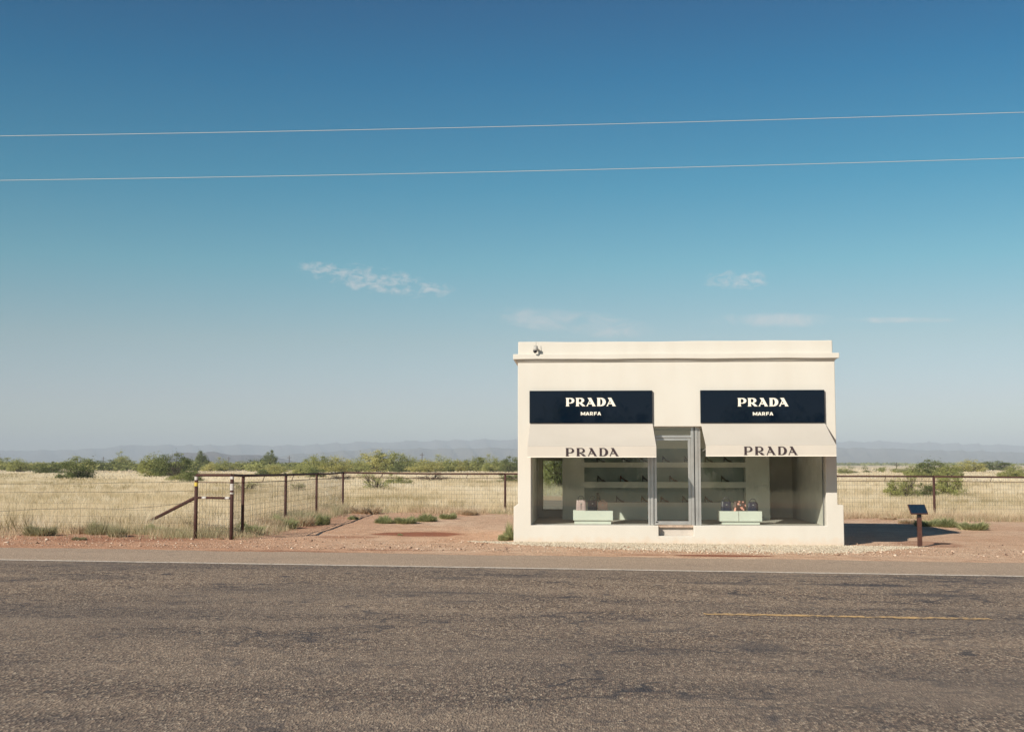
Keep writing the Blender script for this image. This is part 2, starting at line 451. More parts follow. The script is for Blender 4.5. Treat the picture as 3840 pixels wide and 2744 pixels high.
def make_ground_mat():
    m = bpy.data.materials.new('desert_ground'); m.use_nodes = True
    nt = m.node_tree; p = nt.nodes['Principled BSDF']
    p.inputs['Roughness'].default_value = 0.95; p.inputs['Specular IOR Level'].default_value = 0.08
    P, x, y, z = pos_xy(nt)
    def noise(scale, detail=6, sx=1.0, sy=1.0, rough=0.6):
        mp = N(nt, 'ShaderNodeMapping'); mp.inputs['Scale'].default_value = (sx, sy, 1)
        nt.links.new(P, mp.inputs[0])
        n = N(nt, 'ShaderNodeTexNoise'); n.inputs['Scale'].default_value = scale; n.inputs['Detail'].default_value = detail
        n.inputs['Roughness'].default_value = rough
        nt.links.new(mp.outputs[0], n.inputs['Vector']); return n.outputs[0]
    big = noise(0.22, 7, 1, 0.8); mid = noise(1.6, 8); fine = noise(22, 6); grain = noise(70, 3)
    # red earth: pale tan crust to rust
    earth = ramp(nt, big, [(0.34, (0.69, 0.41, 0.265)), (0.50, (0.81, 0.55, 0.375)), (0.66, (0.88, 0.66, 0.48))])
    earth = mixc(nt, ramp(nt, mid, [(0.40, 0.0), (0.62, 0.5)]), earth, (0.60, 0.33, 0.205))
    earth = mixc(nt, ramp(nt, fine, [(0.50, 0.0), (0.66, 0.65)]), earth, (0.84, 0.66, 0.50))
    earth = mixc(nt, ramp(nt, grain, [(0.54, 0.0), (0.66, 0.7)]), earth, (0.28, 0.17, 0.115))
    redl = math_node(nt, 'MULTIPLY', math_node(nt, 'SUBTRACT', -2.5, x), 0.14, clamp=True)
    redl = math_node(nt, 'MULTIPLY', redl, math_node(nt, 'ADD', 0.25, math_node(nt, 'MULTIPLY', big, 0.9)))
    earth = mixc(nt, redl, earth, (0.58, 0.30, 0.185))
    clod = noise(9, 7, 1, .6, .7)
    earth = mixc(nt, ramp(nt, clod, [(0.34, 0.6), (0.43, 0.0)]), earth, (0.38, 0.22, 0.145))
    # wet rust streaks of their own shape
    def streak(px, py, rx, ry, amt):
        c = on_ground(px, py)
        nx = math_node(nt, 'DIVIDE', math_node(nt, 'SUBTRACT', x, c.x), rx)
        ny = math_node(nt, 'DIVIDE', math_node(nt, 'SUBTRACT', y, c.y), ry)
        d = math_node(nt, 'ADD', math_node(nt, 'MULTIPLY', nx, nx), math_node(nt, 'MULTIPLY', ny, ny))
        d = math_node(nt, 'ADD', d, math_node(nt, 'MULTIPLY', math_node(nt, 'SUBTRACT', mid, 0.5), 1.6))
        return math_node(nt, 'MULTIPLY', ramp(nt, d, [(0.55, 1.0), (1.0, 0.0)]), amt)
    st = streak(1570, 2002, 1.35, 1.1, 0.9)
    for a in ((1300, 2012, 0.9, 0.5, 0.5), (2700, 2083, 1.25, 0.30, 0.95), (2420, 2080, 0.7, 0.22, 0.55), (1010, 2066, 1.6, 0.3, 0.5),
              (3480, 2040, 0.9, 1.3, 0.5), (1480, 2062, 1.5, 0.22, 0.45), (1060, 1975, 1.2, 1.6, 0.45), (460, 2020, 2.4, 1.2, 0.4)):
        st = math_node(nt, 'MAXIMUM', st, streak(*a))
    earth = mixc(nt, st, earth, (0.33, 0.125, 0.075))
    # pasture soil and straw litter further out
    past = ramp(nt, noise(0.05, 8, 1, 0.5), [(0.35, (0.60, 0.49, 0.34)), (0.5, (0.74, 0.62, 0.45)), (0.65, (0.80, 0.69, 0.52))])
    past = mixc(nt, ramp(nt, noise(0.012, 8, 1, 0.35), [(0.48, 0.0), (0.64, 0.5)]), past, (0.30, 0.30, 0.16))
    past = mixc(nt, ramp(nt, mid, [(0.45, 0.0), (0.65, 0.35)]), past, (0.62, 0.52, 0.36))
    # the boundary: behind the pipe fence and left of it
    yb = math_node(nt, 'ADD', 46.6, math_node(nt, 'MULTIPLY', math_node(nt, 'SUBTRACT', mid, 0.5), 5.0))
    fy = math_node(nt, 'MULTIPLY', math_node(nt, 'SUBTRACT', y, yb), 0.45, clamp=True)
    xl = math_node(nt, 'MULTIPLY', math_node(nt, 'SUBTRACT', -7.2, x), 0.8, clamp=True)
    yl = math_node(nt, 'MULTIPLY', math_node(nt, 'SUBTRACT', y, 32.5), 0.5, clamp=True)
    fac = math_node(nt, 'MAXIMUM', fy, math_node(nt, 'MULTIPLY', xl, yl))
    # the pasture across the road, behind the viewer
    fac = math_node(nt, 'MAXIMUM', fac, math_node(nt, 'MULTIPLY', math_node(nt, 'SUBTRACT', -1.5, y), 0.3, clamp=True))
    nt.links.new(mixc(nt, fac, earth, past), p.inputs['Base Color'])
    b = N(nt, 'ShaderNodeBump'); b.inputs['Strength'].default_value = 1.0; b.inputs['Distance'].default_value = 0.14
    nt.links.new(math_node(nt, 'ADD', mid, math_node(nt, 'MULTIPLY', fine, 0.35)), b.inputs['Height'])
    nt.links.new(b.outputs[0], p.inputs['Normal'])
    return m

def make_ground():
    xp = geo_axis(11500, 60, 1.5, 1.22); xs = [-a for a in reversed(xp[1:])] + xp
    yp = geo_axis(11800, 70, 1.25, 1.15); yn = geo_axis(2500, 30, 3, 1.3)
    ys = [-a for a in reversed(yn[1:])] + yp
    X, Y = np.meshgrid(np.array(xs), np.array(ys))
    Z = gv(X, Y)
    near = (np.abs(X) < 45) & (Y > 26) & (Y < 60)
    bumps = 0.018 * np.sin(X * 1.9 + 1.3 * np.sin(Y * 0.9)) * np.cos(Y * 1.3 + X * 0.4)
    inshop = (X > -1.5) & (X < 9.5) & (Y > 25.5) & (Y < 36)
    Z = np.where(near & ~inshop, Z + bumps * np.clip((Y - 26) / 3, 0, 1), Z)
    V = np.stack([X.ravel(), Y.ravel(), Z.ravel()], 1)
    nx, ny = len(xs), len(ys)
    i = np.arange(nx * ny).reshape(ny, nx)
    F = np.stack([i[:-1, :-1].ravel(), i[:-1, 1:].ravel(), i[1:, 1:].ravel(), i[1:, :-1].ravel()], 1)
    o = fast_obj('ground', V, F, make_ground_mat())
    o.data.polygons.foreach_set('use_smooth', [True] * len(o.data.polygons))
    tag(o, 'red desert earth turning to straw pasture out to the horizon', 'ground', kind='structure')
make_ground()

# ------------------------------------------------------------------ road
RL, RRt = on_ground(274, 2063), on_ground(3562, 2105)      # far edge of the asphalt
WL, WR = on_ground(274, 2106), on_ground(3562, 2159.5)     # white edge line
YL_, YR_ = on_ground(2640, 2307), on_ground(3562, 2322)    # yellow centre line
rang = math.atan2(WR.y - WL.y, WR.x - WL.x)
RD = Vector((math.cos(rang), math.sin(rang), 0)); RN = Vector((-RD.y, RD.x, 0))
RO = Vector(((WL.x + WR.x) / 2, (WL.y + WR.y) / 2, 0))
off_yel = ((YL_ + YR_) / 2 - RO).dot(RN); off_edge = ((RL + RRt) / 2 - RO).dot(RN)

def make_asphalt():
    m = bpy.data.materials.new('chip_seal_asphalt'); m.use_nodes = True
    nt = m.node_tree; p = nt.nodes['Principled BSDF']
    p.inputs['Roughness'].default_value = 0.85; p.inputs['Specular IOR Level'].default_value = 0.25
    t = N(nt, 'ShaderNodeTexCoord'); O = t.outputs['Object']
    s = N(nt, 'ShaderNodeSeparateXYZ'); nt.links.new(O, s.inputs[0])
    def tex(kind, scale, sx=1, sy=1, **kw):
        mp = N(nt, 'ShaderNodeMapping'); mp.inputs['Scale'].default_value = (sx, sy, 1); nt.links.new(O, mp.inputs[0])
        n = N(nt, kind); n.inputs['Scale'].default_value = scale
        for k, v_ in kw.items(): n.inputs[k].default_value = v_
        nt.links.new(mp.outputs[0], n.inputs['Vector']); return n
    chips = tex('ShaderNodeTexVoronoi', 64, 1.0, 0.33)
    sc = N(nt, 'ShaderNodeSeparateColor'); nt.links.new(chips.outputs['Color'], sc.inputs[0])
    stone = ramp(nt, sc.outputs[0], [(0.0, (0.050, 0.042, 0.038)), (0.25, (0.21, 0.155, 0.112)), (0.5, (0.43, 0.32, 0.225)),
                                     (0.75, (0.58, 0.43, 0.30)), (0.95, (0.85, 0.70, 0.53))])
    stone = mixc(nt, ramp(nt, sc.outputs[1], [(0.6, 0.0), (0.9, 0.5)]), stone, (0.30, 0.17, 0.13))
    fine = tex('ShaderNodeTexNoise', 60, 1, .35, Detail=3)
    stone = mixc(nt, ramp(nt, fine.outputs[0], [(0.42, 0.55), (0.58, 0.0)]), stone, (0.032, 0.031, 0.036))
    clot = tex('ShaderNodeTexNoise', 24, 1.0, 0.42, Detail=5, Roughness=0.7)
    stone = mixc(nt, ramp(nt, clot.outputs[0], [(0.40, 0.60), (0.54, 0.0)]), stone, (0.10, 0.078, 0.066))
    stone = mixc(nt, ramp(nt, clot.outputs[0], [(0.52, 0.0), (0.68, 0.35)]), stone, (0.66, 0.51, 0.37))
    # bitumen bleeding through: long smears and small blots
    bleed1 = tex('ShaderNodeTexNoise', 0.7, 0.5, 0.9, Detail=9, Roughness=0.68, Distortion=0.7)
    bleed2 = tex('ShaderNodeTexNoise', 3.4, 0.8, 0.75, Detail=8, Roughness=0.7, Distortion=0.5)
    bl = math_node(nt, 'ADD', ramp(nt, bleed1.outputs[0], [(0.55, 0.0), (0.68, 0.55)]),
                   ramp(nt, bleed2.outputs[0], [(0.56, 0.0), (0.66, 0.9)]), clamp=True)
    # wheel path smears in the far lane
    def smear(px, py, rx, ry, amt):
        c = on_ground(px, py) - RO; cx, cy = c.dot(RD), c.dot(RN)
        nx = math_node(nt, 'DIVIDE', math_node(nt, 'SUBTRACT', s.outputs[0], cx), rx)
        ny = math_node(nt, 'DIVIDE', math_node(nt, 'SUBTRACT', s.outputs[1], cy), ry)
        d = math_node(nt, 'ADD', math_node(nt, 'MULTIPLY', nx, nx), math_node(nt, 'MULTIPLY', ny, ny))
        d = math_node(nt, 'ADD', d, math_node(nt, 'MULTIPLY', math_node(nt, 'SUBTRACT', bleed2.outputs[0], 0.5), 2.2))
        return math_node(nt, 'MULTIPLY', ramp(nt, d, [(0.2, 1.0), (1.1, 0.0)]), amt)
    for a in ((3230, 2197, 1.2, 0.28, 0.9), (3500, 2235, 0.9, 0.28, 0.9), (2760, 2190, 1.0, 0.3, 0.7), (1700, 2226, 0.9, 0.2, 0.7),
              (2840, 2430, 0.35, 0.5, 0.8), (1960, 2165, 0.6, 0.4, 0.6), (1700, 2170, 0.6, 0.3, 0.6), (350, 2165, 1.2, 0.5, 0.5)):
        bl = math_node(nt, 'MAXIMUM', bl, smear(*a))
    bl = math_node(nt, 'MULTIPLY', bl, ramp(nt, sc.outputs[2], [(0.1, 1.0), (1.0, 0.55)]))
    bl_lane = math_node(nt, 'MULTIPLY', bl, ramp(nt, math_node(nt, 'ADD', s.outputs[1], 1.0), [(0.9, 1.0), (1.3, 0.25)]))
    c = mixc(nt, bl_lane, stone, (0.028, 0.034, 0.052))
    # wandering cracks sealed with tar, broken here and there
    wob_ = tex('ShaderNodeTexNoise', 1.3, 1, 1, Detail=5)
    va = N(nt, 'ShaderNodeVectorMath', operation='ADD'); nt.links.new(O, va.inputs[0])
    vm = N(nt, 'ShaderNodeVectorMath', operation='SCALE'); vm.inputs['Scale'].default_value = 1.6
    nt.links.new(wob_.outputs['Color'], vm.inputs[0]); nt.links.new(vm.outputs[0], va.inputs[1])
    ck = N(nt, 'ShaderNodeTexVoronoi', feature='DISTANCE_TO_EDGE'); ck.inputs['Scale'].default_value = 0.33
    nt.links.new(va.outputs[0], ck.inputs['Vector'])
    cr_ = math_node(nt, 'MULTIPLY', ramp(nt, ck.outputs['Distance'], [(0.004, 0.85), (0.016, 0.0)]), ramp(nt, bleed1.outputs[0], [(0.46, 0.0), (0.54, 1.0)]))
    c = mixc(nt, cr_, c, (0.030, 0.034, 0.048))
    tone = tex('ShaderNodeTexNoise', 0.28, 0.4, 1.0, Detail=4)
    c = mixc(nt, ramp(nt, tone.outputs[0], [(0.38, 0.35), (0.5, 0.0)]), c, (0.13, 0.11, 0.10))
    # dusty worn patches and the dusty shoulder beyond the white line
    acr = math_node(nt, 'ADD', s.outputs[1], 10.0)
    track = ramp(nt, math_node(nt, 'DIVIDE', math_node(nt, 'ADD', acr, math_node(nt, 'MULTIPLY', bleed1.outputs[0], 1.2)), 11.0),
                 [(0.0, .35), (.18, .1), (.30, .30), (.42, .05), (.56, .05), (.70, .0), (.82, .12), (.90, .34), (.955, .30), (.99, .0)])
    c = mixc(nt, track, c, (0.12, 0.105, 0.10))
    dust = tex('ShaderNodeTexNoise', 0.8, 0.35, 1.3, Detail=7, Roughness=0.6)
    c = mixc(nt, ramp(nt, dust.outputs[0], [(0.42, 0.0), (0.7, 0.35)]), c, (0.50, 0.385, 0.285))
    sh = ramp(nt, math_node(nt, 'ADD', s.outputs[1], 1.0), [(0.99, 0.0), (1.0, 0.50)])
    c = mixc(nt, sh, c, (0.66, 0.50, 0.37))
    nt.links.new(c, p.inputs['Base Color'])
    b = N(nt, 'ShaderNodeBump'); b.inputs['Strength'].default_value = 0.7; b.inputs['Distance'].default_value = 0.012
    nt.links.new(math_node(nt, 'ADD', chips.outputs['Distance'], fine.outputs[0]), b.inputs['Height'])
    nt.links.new(b.outputs[0], p.inputs['Normal'])
    return m

def road_sheet(name, x0, x1, y0, y1, lift, m, step=1.0, ragged=0.0, label='', edge_ragged=None, gaps=None):
    """a strip in road coordinates, following the ground"""
    n = max(2, int(abs(x1 - x0) / step) + 1)
    V = []; Fc = []
    for k in range(n):
        xx = x0 + (x1 - x0) * k / (n - 1)
        for j, yy in enumerate((y0, y1)):
            e = 0.0
            if ragged: e = ragged * (math.sin(xx * 3.1 + j) * 0.4 + math.sin(xx * 9.7 + 2 * j) * 0.3 + rnd.uniform(-.5, .5))
            if edge_ragged and j == 1: e = edge_ragged * (math.sin(xx * 1.3) * 0.4 + math.sin(xx * 5.1) * 0.2 + rnd.uniform(-.4, .4))
            w = RO + RD * xx + RN * (yy + e)
            V.append((xx, yy + e, g0(w.x, w.y) + lift))
    for k in range(n - 1): Fc.append((2*k, 2*k+2, 2*k+3, 2*k+1))
    o = MB().add(V, Fc).build(name, m)
    o.location = RO; o.rotation_euler = (0, 0, rang)
    tag(o, label, name.replace('_', ' '), kind='structure')
    return o

# the dirt edge is not quite parallel to the paint: shear the far side slightly
road = road_sheet('road', -60, 60, -16.5, off_edge, 0.016, make_asphalt(), 0.25, edge_ragged=0.16,
                  label='weathered brown chip seal highway with dark tar smears')
LINEW = mat('worn_white_paint', (0.86, 0.77, 0.66), 0.8, 0.2, noise=(14, 0.3))
LINEY = mat('worn_yellow_paint', (0.82, 0.54, 0.26), 0.8, 0.2, noise=(25, 0.5))
def worn(m, thr, scale):
    nt = m.node_tree; p = nt.nodes['Principled BSDF']; P, x, y, z = pos_xy(nt)
    n = N(nt, 'ShaderNodeTexNoise'); n.inputs['Scale'].default_value = scale; n.inputs['Detail'].default_value = 5; n.inputs['Roughness'].default_value = .7
    nt.links.new(P, n.inputs['Vector'])
    src = p.inputs['Base Color'].links[0].from_socket
    nt.links.new(mixc(nt, ramp(nt, n.outputs[0], [(thr, 1.0), (thr + .08, 0.0)]), src, (0.22, 0.175, 0.14)), p.inputs['Base Color'])
worn(LINEW, .36, 9); worn(LINEY, .43, 7)
road_sheet('edge_line', -60, 60, -0.085, 0.085, 0.021, LINEW, 0.12, ragged=0.022, label='thin worn white edge line on the far side of the highway')
road_sheet('edge_line', -60, 60, 2 * off_yel - 1.455, 2 * off_yel - 1.345, 0.021, LINEW, 0.3, ragged=0.02, label='white edge line on the near side of the highway')
yx0 = (YL_ - RO).dot(RD)
road_sheet('centre_line', yx0, yx0 + 3.5, off_yel - 0.085, off_yel + 0.085, 0.021, LINEY, 0.05, ragged=0.03, label='worn yellow dash of the centre line')
for k in (-1, 1, 2):
    road_sheet('centre_line', yx0 + 13.4 * k, yx0 + 13.4 * k + 3.5, off_yel - 0.085, off_yel + 0.085, 0.021, LINEY, 0.1, ragged=0.03,
               label='worn yellow dash of the centre line')

# ------------------------------------------------------------------ hills
def ridge(name, label, prof, Y0, Y1, colr, seed, x_pad=True, rough=1.0):
    """prof: (photo x, photo y of the crest); the crest stands at depth Y1, the foot at Y0"""
    r = np.random.default_rng(seed)
    xs = np.array([p_[0] for p_ in prof], float); ys = np.array([p_[1] for p_ in prof], float)
    cols = 420; rows = 16
    px = np.linspace(xs[0], xs[-1], cols)
    py = np.interp(px, xs, ys)
    ph = r.uniform(0, 6.28, 8)
    py = py + 0.55 * rough * sum(np.sin(px * f_ + ph[i]) * a_ for i, (f_, a_) in enumerate(((0.006, 1.4), (0.017, 1.0), (0.041, .7), (0.09, .45), (0.21, .25))))
    V = []
    for j in range(rows):
        t = j / (rows - 1)
        if t <= 0.75:
            s_ = t / 0.75; Yd = Y0 + (Y1 - Y0) * s_; hk = s_ ** 1.3
        else:
            s_ = (t - 0.75) / 0.25; Yd = Y1 + (Y1 - Y0) * 0.6 * s_; hk = 1 - s_
        for i in range(cols):
            top = at(px[i], py[i], Y1)
            h = max(0.0, top.z) * hk
            gully = 1 + 0.28 * rough * math.sin(px[i] * 0.055 + ph[0] + 2.2 * math.sin(px[i] * 0.013 + j * .3)) * (4 * hk * (1 - hk))
            gully += 0.12 * rough * math.sin(px[i] * 0.17 + ph[1] + j * .5) * (4 * hk * (1 - hk))
            V.append((top.x * Yd / Y1, Yd, h * gully - 0.5))
    V = np.array(V)
    idx = np.arange(rows * cols).reshape(rows, cols)
    F = np.stack([idx[:-1, :-1].ravel(), idx[:-1, 1:].ravel(), idx[1:, 1:].ravel(), idx[1:, :-1].ravel()], 1)
    m = mat(name + '_earth', colr, 0.95, 0.05, noise=(0.004, 0.45))
    o = fast_obj(name, V, F, m)
    o.data.polygons.foreach_set('use_smooth', [True] * len(o.data.polygons))
    tag(o, label, 'hills', kind='structure')

ridge('hills', 'long hazy blue mountain ridge on the horizon',
      [(-700, 1700), (274, 1684), (500, 1668), (800, 1667), (1100, 1667), (1330, 1656), (1650, 1650), (1950, 1643), (2500, 1648),
       (3100, 1654), (3300, 1652), (3560, 1660), (4500, 1690)], 7600, 10500, (0.16, 0.13, 0.10), 3)
ridge('hills', 'lower hazy foothills in front of the blue ridge',
      [(-700, 1738), (900, 1734), (1100, 1702), (1400, 1680), (1800, 1678), (2400, 1684), (3130, 1676), (3400, 1682), (3700, 1690), (4500, 1720)],
      5200, 7000, (0.17, 0.14, 0.10), 5)
ridge('hills', 'small purple flat topped mesa above the brush',
      [(560, 1738), (640, 1704), (662, 1693), (740, 1696), (800, 1691), (835, 1699), (870, 1704), (1010, 1706), (1140, 1738)],
      3600, 4500, (0.12, 0.085, 0.08), 9, rough=0.5)

# ------------------------------------------------------------------ the shop
W = fx(3138); BASE = -0.35
DEP = 4.85
OL, OR_ = fx(1991), fx(3096)
NL, NR = fx(2467.5), fx(2599)
ZS = fz(1970); ZT = fz(2009); ZL = fz(1599); ZC = fz(1346); ZC1 = fz(1327)
ZPL, ZPR = fz(1889, 0, 1930), fz(1893, 0, 3150)
XPL, XPR = fx(1926), fx(3160)
TH = 0.22
shop = empty('shop_building', S0, -SA)
tag(shop, 'small cream stucco boutique with two awnings standing alone beside the highway', 'shop building')

def gridwall(mb, xs, zs, holes, y0, y1, tweak=None):
    """a slab in the xz plane with empty cells; shared vertices, boundary faces closed"""
    nx, nz = len(xs), len(zs)
    used = [[(i, k) not in holes for k in range(nz - 1)] for i in range(nx - 1)]
    vs = []
    for y in (y0, y1):
        for i in range(nx):
            for k in range(nz):
                x, z = xs[i], zs[k]
                if tweak and (i, k) in tweak: x, z = tweak[(i, k)]
                vs.append((x, y, z))
    id_ = lambda s_, i, k: s_ * nx * nz + i * nz + k
    fs = []
    for i in range(nx - 1):
        for k in range(nz - 1):
            if not used[i][k]: continue
            fs.append((id_(0,i,k), id_(0,i+1,k), id_(0,i+1,k+1), id_(0,i,k+1)))
            fs.append((id_(1,i,k), id_(1,i,k+1), id_(1,i+1,k+1), id_(1,i+1,k)))
            if i == 0 or not used[i-1][k]: fs.append((id_(0,i,k), id_(0,i,k+1), id_(1,i,k+1), id_(1,i,k)))
            if i == nx-2 or not used[i+1][k]: fs.append((id_(0,i+1,k), id_(1,i+1,k), id_(1,i+1,k+1), id_(0,i+1,k+1)))
            if k == 0 or not used[i][k-1]: fs.append((id_(0,i,k), id_(1,i,k), id_(1,i+1,k), id_(0,i+1,k)))
            if k == nz-2 or not used[i][k+1]: fs.append((id_(0,i,k+1), id_(0,i+1,k+1), id_(1,i+1,k+1), id_(1,i,k+1)))
    mb.add(vs, fs)

xs = [XPL, 0.0, OL, NL, NR, OR_, W, XPR]
zs = [BASE, ZT, ZS, max(ZPL, ZPR), ZL, ZC1]
holes = set()
for i in (2, 3, 4):
    holes |= {(i, 2), (i, 3)}
holes.add((3, 1))                              # the step cut under the door
for i in (0, 6): holes |= {(i, 3), (i, 4)}
tw = {(0, 3): (XPL, ZPL - 0.07), (7, 3): (XPR, ZPR)}
mb = MB(); gridwall(mb, xs, zs, holes, 0.0, TH, tw)
# side and rear walls
for s_, x0, x1, xp, zp in ((-1, 0.0, OL - 0.004, XPL, ZPL), (1, OR_ + 0.004, W, XPR, ZPR)):
    mb.box(x0, x1, TH, DEP, BASE, ZC1)
    a, b_ = sorted((xp, x0 if s_ < 0 else x1))
    if s_ < 0:
        mb.add([(a,TH,BASE),(b_,TH,BASE),(b_,TH,zp),(a,TH,zp-.07),(a,DEP,BASE),(b_,DEP,BASE),(b_,DEP,zp),(a,DEP,zp-.07)],
               [(0,1,2,3),(5,4,7,6),(0,3,7,4),(3,2,6,7),(0,4,5,1)])
    else:
        mb.box(a, b_, TH, DEP, BASE, zp)
mb.box(OL - 0.004, OR_ + 0.004, DEP - 0.2, DEP, BASE, ZC1)
wall = mb.build('wall', STUCCO, shop, bevel=0.014, seg=2)

# cornice ring and parapet with an uneven hand-trowelled top
XCL, XCR = fx(1925), fx(3152.5)
OVF = 0.115
mb = MB()
nseg = 26
def band(mb, z0f, z1f, xl, xr, yf, yb):
    vs = []; fs = []
    for k in range(nseg + 1):
        x = xl + (xr - xl) * k / nseg
        a = z0f(x); b_ = z1f(x)
        vs += [(x, yf, a), (x, yf, b_), (x, yb, b_), (x, yb, a)]
    for k in range(nseg):
        o_ = 4 * k
        for j in range(4):
            j2 = (j + 1) % 4
            fs.append((o_ + j, o_ + 4 + j, o_ + 4 + j2, o_ + j2))
    fs.append((0, 1, 2, 3)); e = 4 * nseg; fs.append((e, e + 3, e + 2, e + 1))
    mb.add(vs, fs)
wob = lambda x, s_=0: 0.004 * math.sin(x * 2.3 + s_) + 0.002 * math.sin(x * 5.1 + 2 * s_)
band(mb, lambda x: ZC + wob(x), lambda x: ZC1 + wob(x, 1), XCL, XCR, -OVF, DEP + OVF)
# small cove under the slab
band(mb, lambda x: ZC - 0.055, lambda x: ZC + wob(x) - .001, XCL + 0.075, XCR - 0.075, -OVF + 0.075, DEP + OVF - 0.075)
mb.build('cornice', STUCCO, shop, bevel=0.012)
pts_top = [(1943, 1281.5), (2100, 1281.5), (2300, 1281), (2500, 1279.5), (2700, 1277), (2900, 1276), (3128, 1275)]
tx = [fx(a, 0, b_) for a, b_ in pts_top]; tz = [fz(b_, 0, a) for a, b_ in pts_top]
ztop = lambda x: float(np.interp(x, tx, tz)) + 0.004 * math.sin(x * 3.3)
XQL, XQR = fx(1943), fx(3131)
mb = MB()
band(mb, lambda x: ZC1 - 0.01, ztop, XQL, XQR, 0.004, 0.23)
band(mb, lambda x: ZC1 - 0.01, lambda x: ztop(x) - 0.01, XQL, XQR, DEP - 0.25, DEP - 0.01)
mb.box(XQL, XQL + .22, 0.235, DEP - 0.255, ZC1 - 0.01, ztop(XQL))
mb.box(XQR - .22, XQR, 0.235, DEP - 0.255, ZC1 - 0.01, ztop(XQR) - 0.01)
mb.build('parapet', STUCCO, shop, bevel=0.02, seg=3)
MB().box(XQL + .225, XQR - .225, 0.24, DEP - .26, ZC1 + .02, ZC1 + .08).build('roof', mat('roof_felt', (0.4, 0.38, 0.35), 0.9), shop)

# inside
MB().box(OL + .002, OR_ - .002, TH + 0.002, DEP - .21, BASE, ZS - 0.004).build('floor', FLOORM, shop)
MB().box(OL + .002, OR_ - .002, TH + 0.002, DEP - .21, ZL + 0.01, ZL + 0.12).build('ceiling', INNER, shop)
# inner linings of the side and rear walls (painted plaster)
RW = DEP - 0.32
mb = MB()
mb.box(OL + .002, OL + .02, TH + .06, RW, ZS, ZL + .005)
mb.box(OR_ - .02, OR_ - .002, TH + .06, RW, ZS, ZL + .005)
mb.box(OL + .022, OR_ - .022, RW, RW + .1, ZS, ZL + .005)
mb.build('interior_lining', INNER, shop)
# partition with niches
PD = 3.1
px0, px1 = fx(2109, PD), fx(2885, PD)
nx0, nx1 = fx(2191, PD), fx(2795, PD)
zn = [fz(a, PD) for a in (1883.5, 1828.5, 1806.5, 1752, 1733, 1681)]
mb = MB()
gridwall(mb, [px0, nx0, nx1, px1], [ZS, zn[0], zn[1], zn[2], zn[3], zn[4], zn[5], ZL + .005], {(1, 1), (1, 3), (1, 5)}, PD, PD + .36)
part = mb.build('display_partition', MINT, shop)
MB().box(px0 + .01, px1 - .01, PD + .362, PD + .40, ZS, ZL + .003).build('niche_back', NICHE_SHADE, part)
# mirror on the rear wall
MB().box(fx(2037, RW - .03), fx(2128, RW - .03), RW - .03, RW - .008, fz(1909, RW - .03), fz(1727, RW - .03)).build('mirror', MIRROR, shop)
mb = MB()
a0, a1, b0, b1 = fx(2033, RW - .04), fx(2037, RW - .04), fz(1915, RW), fz(1909, RW)
mb.box(a0, a1, RW - .045, RW - .006, b0, fz(1723, RW)); mb.box(a1, fx(2130, RW), RW - .045, RW - .006, b0, b1)
mb.box(a1, fx(2130, RW), RW - .045, RW - .006, fz(1727, RW), fz(1723, RW))
mb.build('mirror_frame', mat('ash_frame', (0.55, 0.48, 0.38), 0.6), shop)

# window panes
GY = TH - 0.02
def pane(x0, x1, z0, z1, parent, name='pane'):
    return MB().add([(x0, GY, z0), (x1, GY, z0), (x1, GY, z1), (x0, GY, z1)], [(0, 1, 2, 3)]).build(name, GLASS, parent)
X = lambda p_: fx(p_, GY)
win1 = MB().box(X(1991.5), X(1996), GY - .03, GY + .03, ZS, ZL).box(X(2429), X(2436), GY - .035, GY + .03, ZS, ZL) \
    .box(X(1996), X(2429), GY - .02, GY + .02, ZL - .04, ZL).box(X(1996), X(2429), GY - .012, GY + .012, ZS, ZS + .012) \
    .build('window_frame', ALU, shop, bevel=.003)
pane(X(1996), X(2429), ZS + .012, ZL - .04, win1)
win2 = MB().box(X(2617.5), X(2627), GY - .04, GY + .03, ZS, ZL).box(X(3083.5), X(3086.5), GY - .012, GY + .012, ZS, ZL) \
    .box(X(2627), X(3083.5), GY - .02, GY + .02, ZL - .04, ZL).box(X(2627), X(3083.5), GY - .008, GY + .008, ZS, ZS + .008) \
    .build('window_frame', ALU, shop, bevel=.003)
MB().box(X(3082), X(3084.5), GY - .016, GY - .0125, ZS, ZL - .04).build('gasket', ALU2, win2)
pane(X(2627), X(3083.5), ZS + .008, ZL - .04, win2)
# door and its frame
ZD = ZS + .006
mb = MB()
mb.box(X(2441), X(2448.5), GY - .05, GY + .04, ZS, ZL); mb.box(X(2436), X(2441), GY - .01, GY + .03, ZS, ZL)
mb.box(X(2448.5), X(2452.5), GY - .005, GY + .03, ZS, ZL)
mb.box(X(2591), X(2602), GY - .05, GY + .04, ZS, ZL); mb.box(X(2606), X(2617), GY - .055, GY + .04, ZS, ZL)
mb.box(X(2452.5), X(2591), GY - .04, GY + .03, fz(1640.5, GY), fz(1632, GY))
mb.box(X(2452.5), X(2591), GY - .03, GY + .03, ZL - .012, ZL)
dframe = mb.build('door_frame', ALU, shop, bevel=.004)
MB().box(X(2602), X(2606), GY - .01, GY + .03, ZS, ZL - .001).build('gasket', ALU2, dframe)
pane(X(2452.5), X(2591), fz(1632, GY), ZL - .012, dframe, 'transom_pane')
mb = MB()
dt, db = fz(1642.5, GY), ZD + .01
mb.box(X(2453.5), X(2462), GY - .03, GY + .02, db, dt); mb.box(X(2580), X(2590), GY - .03, GY + .02, db, dt)
mb.box(X(2462), X(2580), GY - .028, GY + .018, fz(1651, GY), dt); mb.box(X(2462), X(2580), GY - .028, GY + .018, db, fz(1953, GY))
door = mb.build('door', ALU, shop, bevel=.003)
pane(X(2462), X(2580), fz(1953, GY), fz(1651, GY), door)
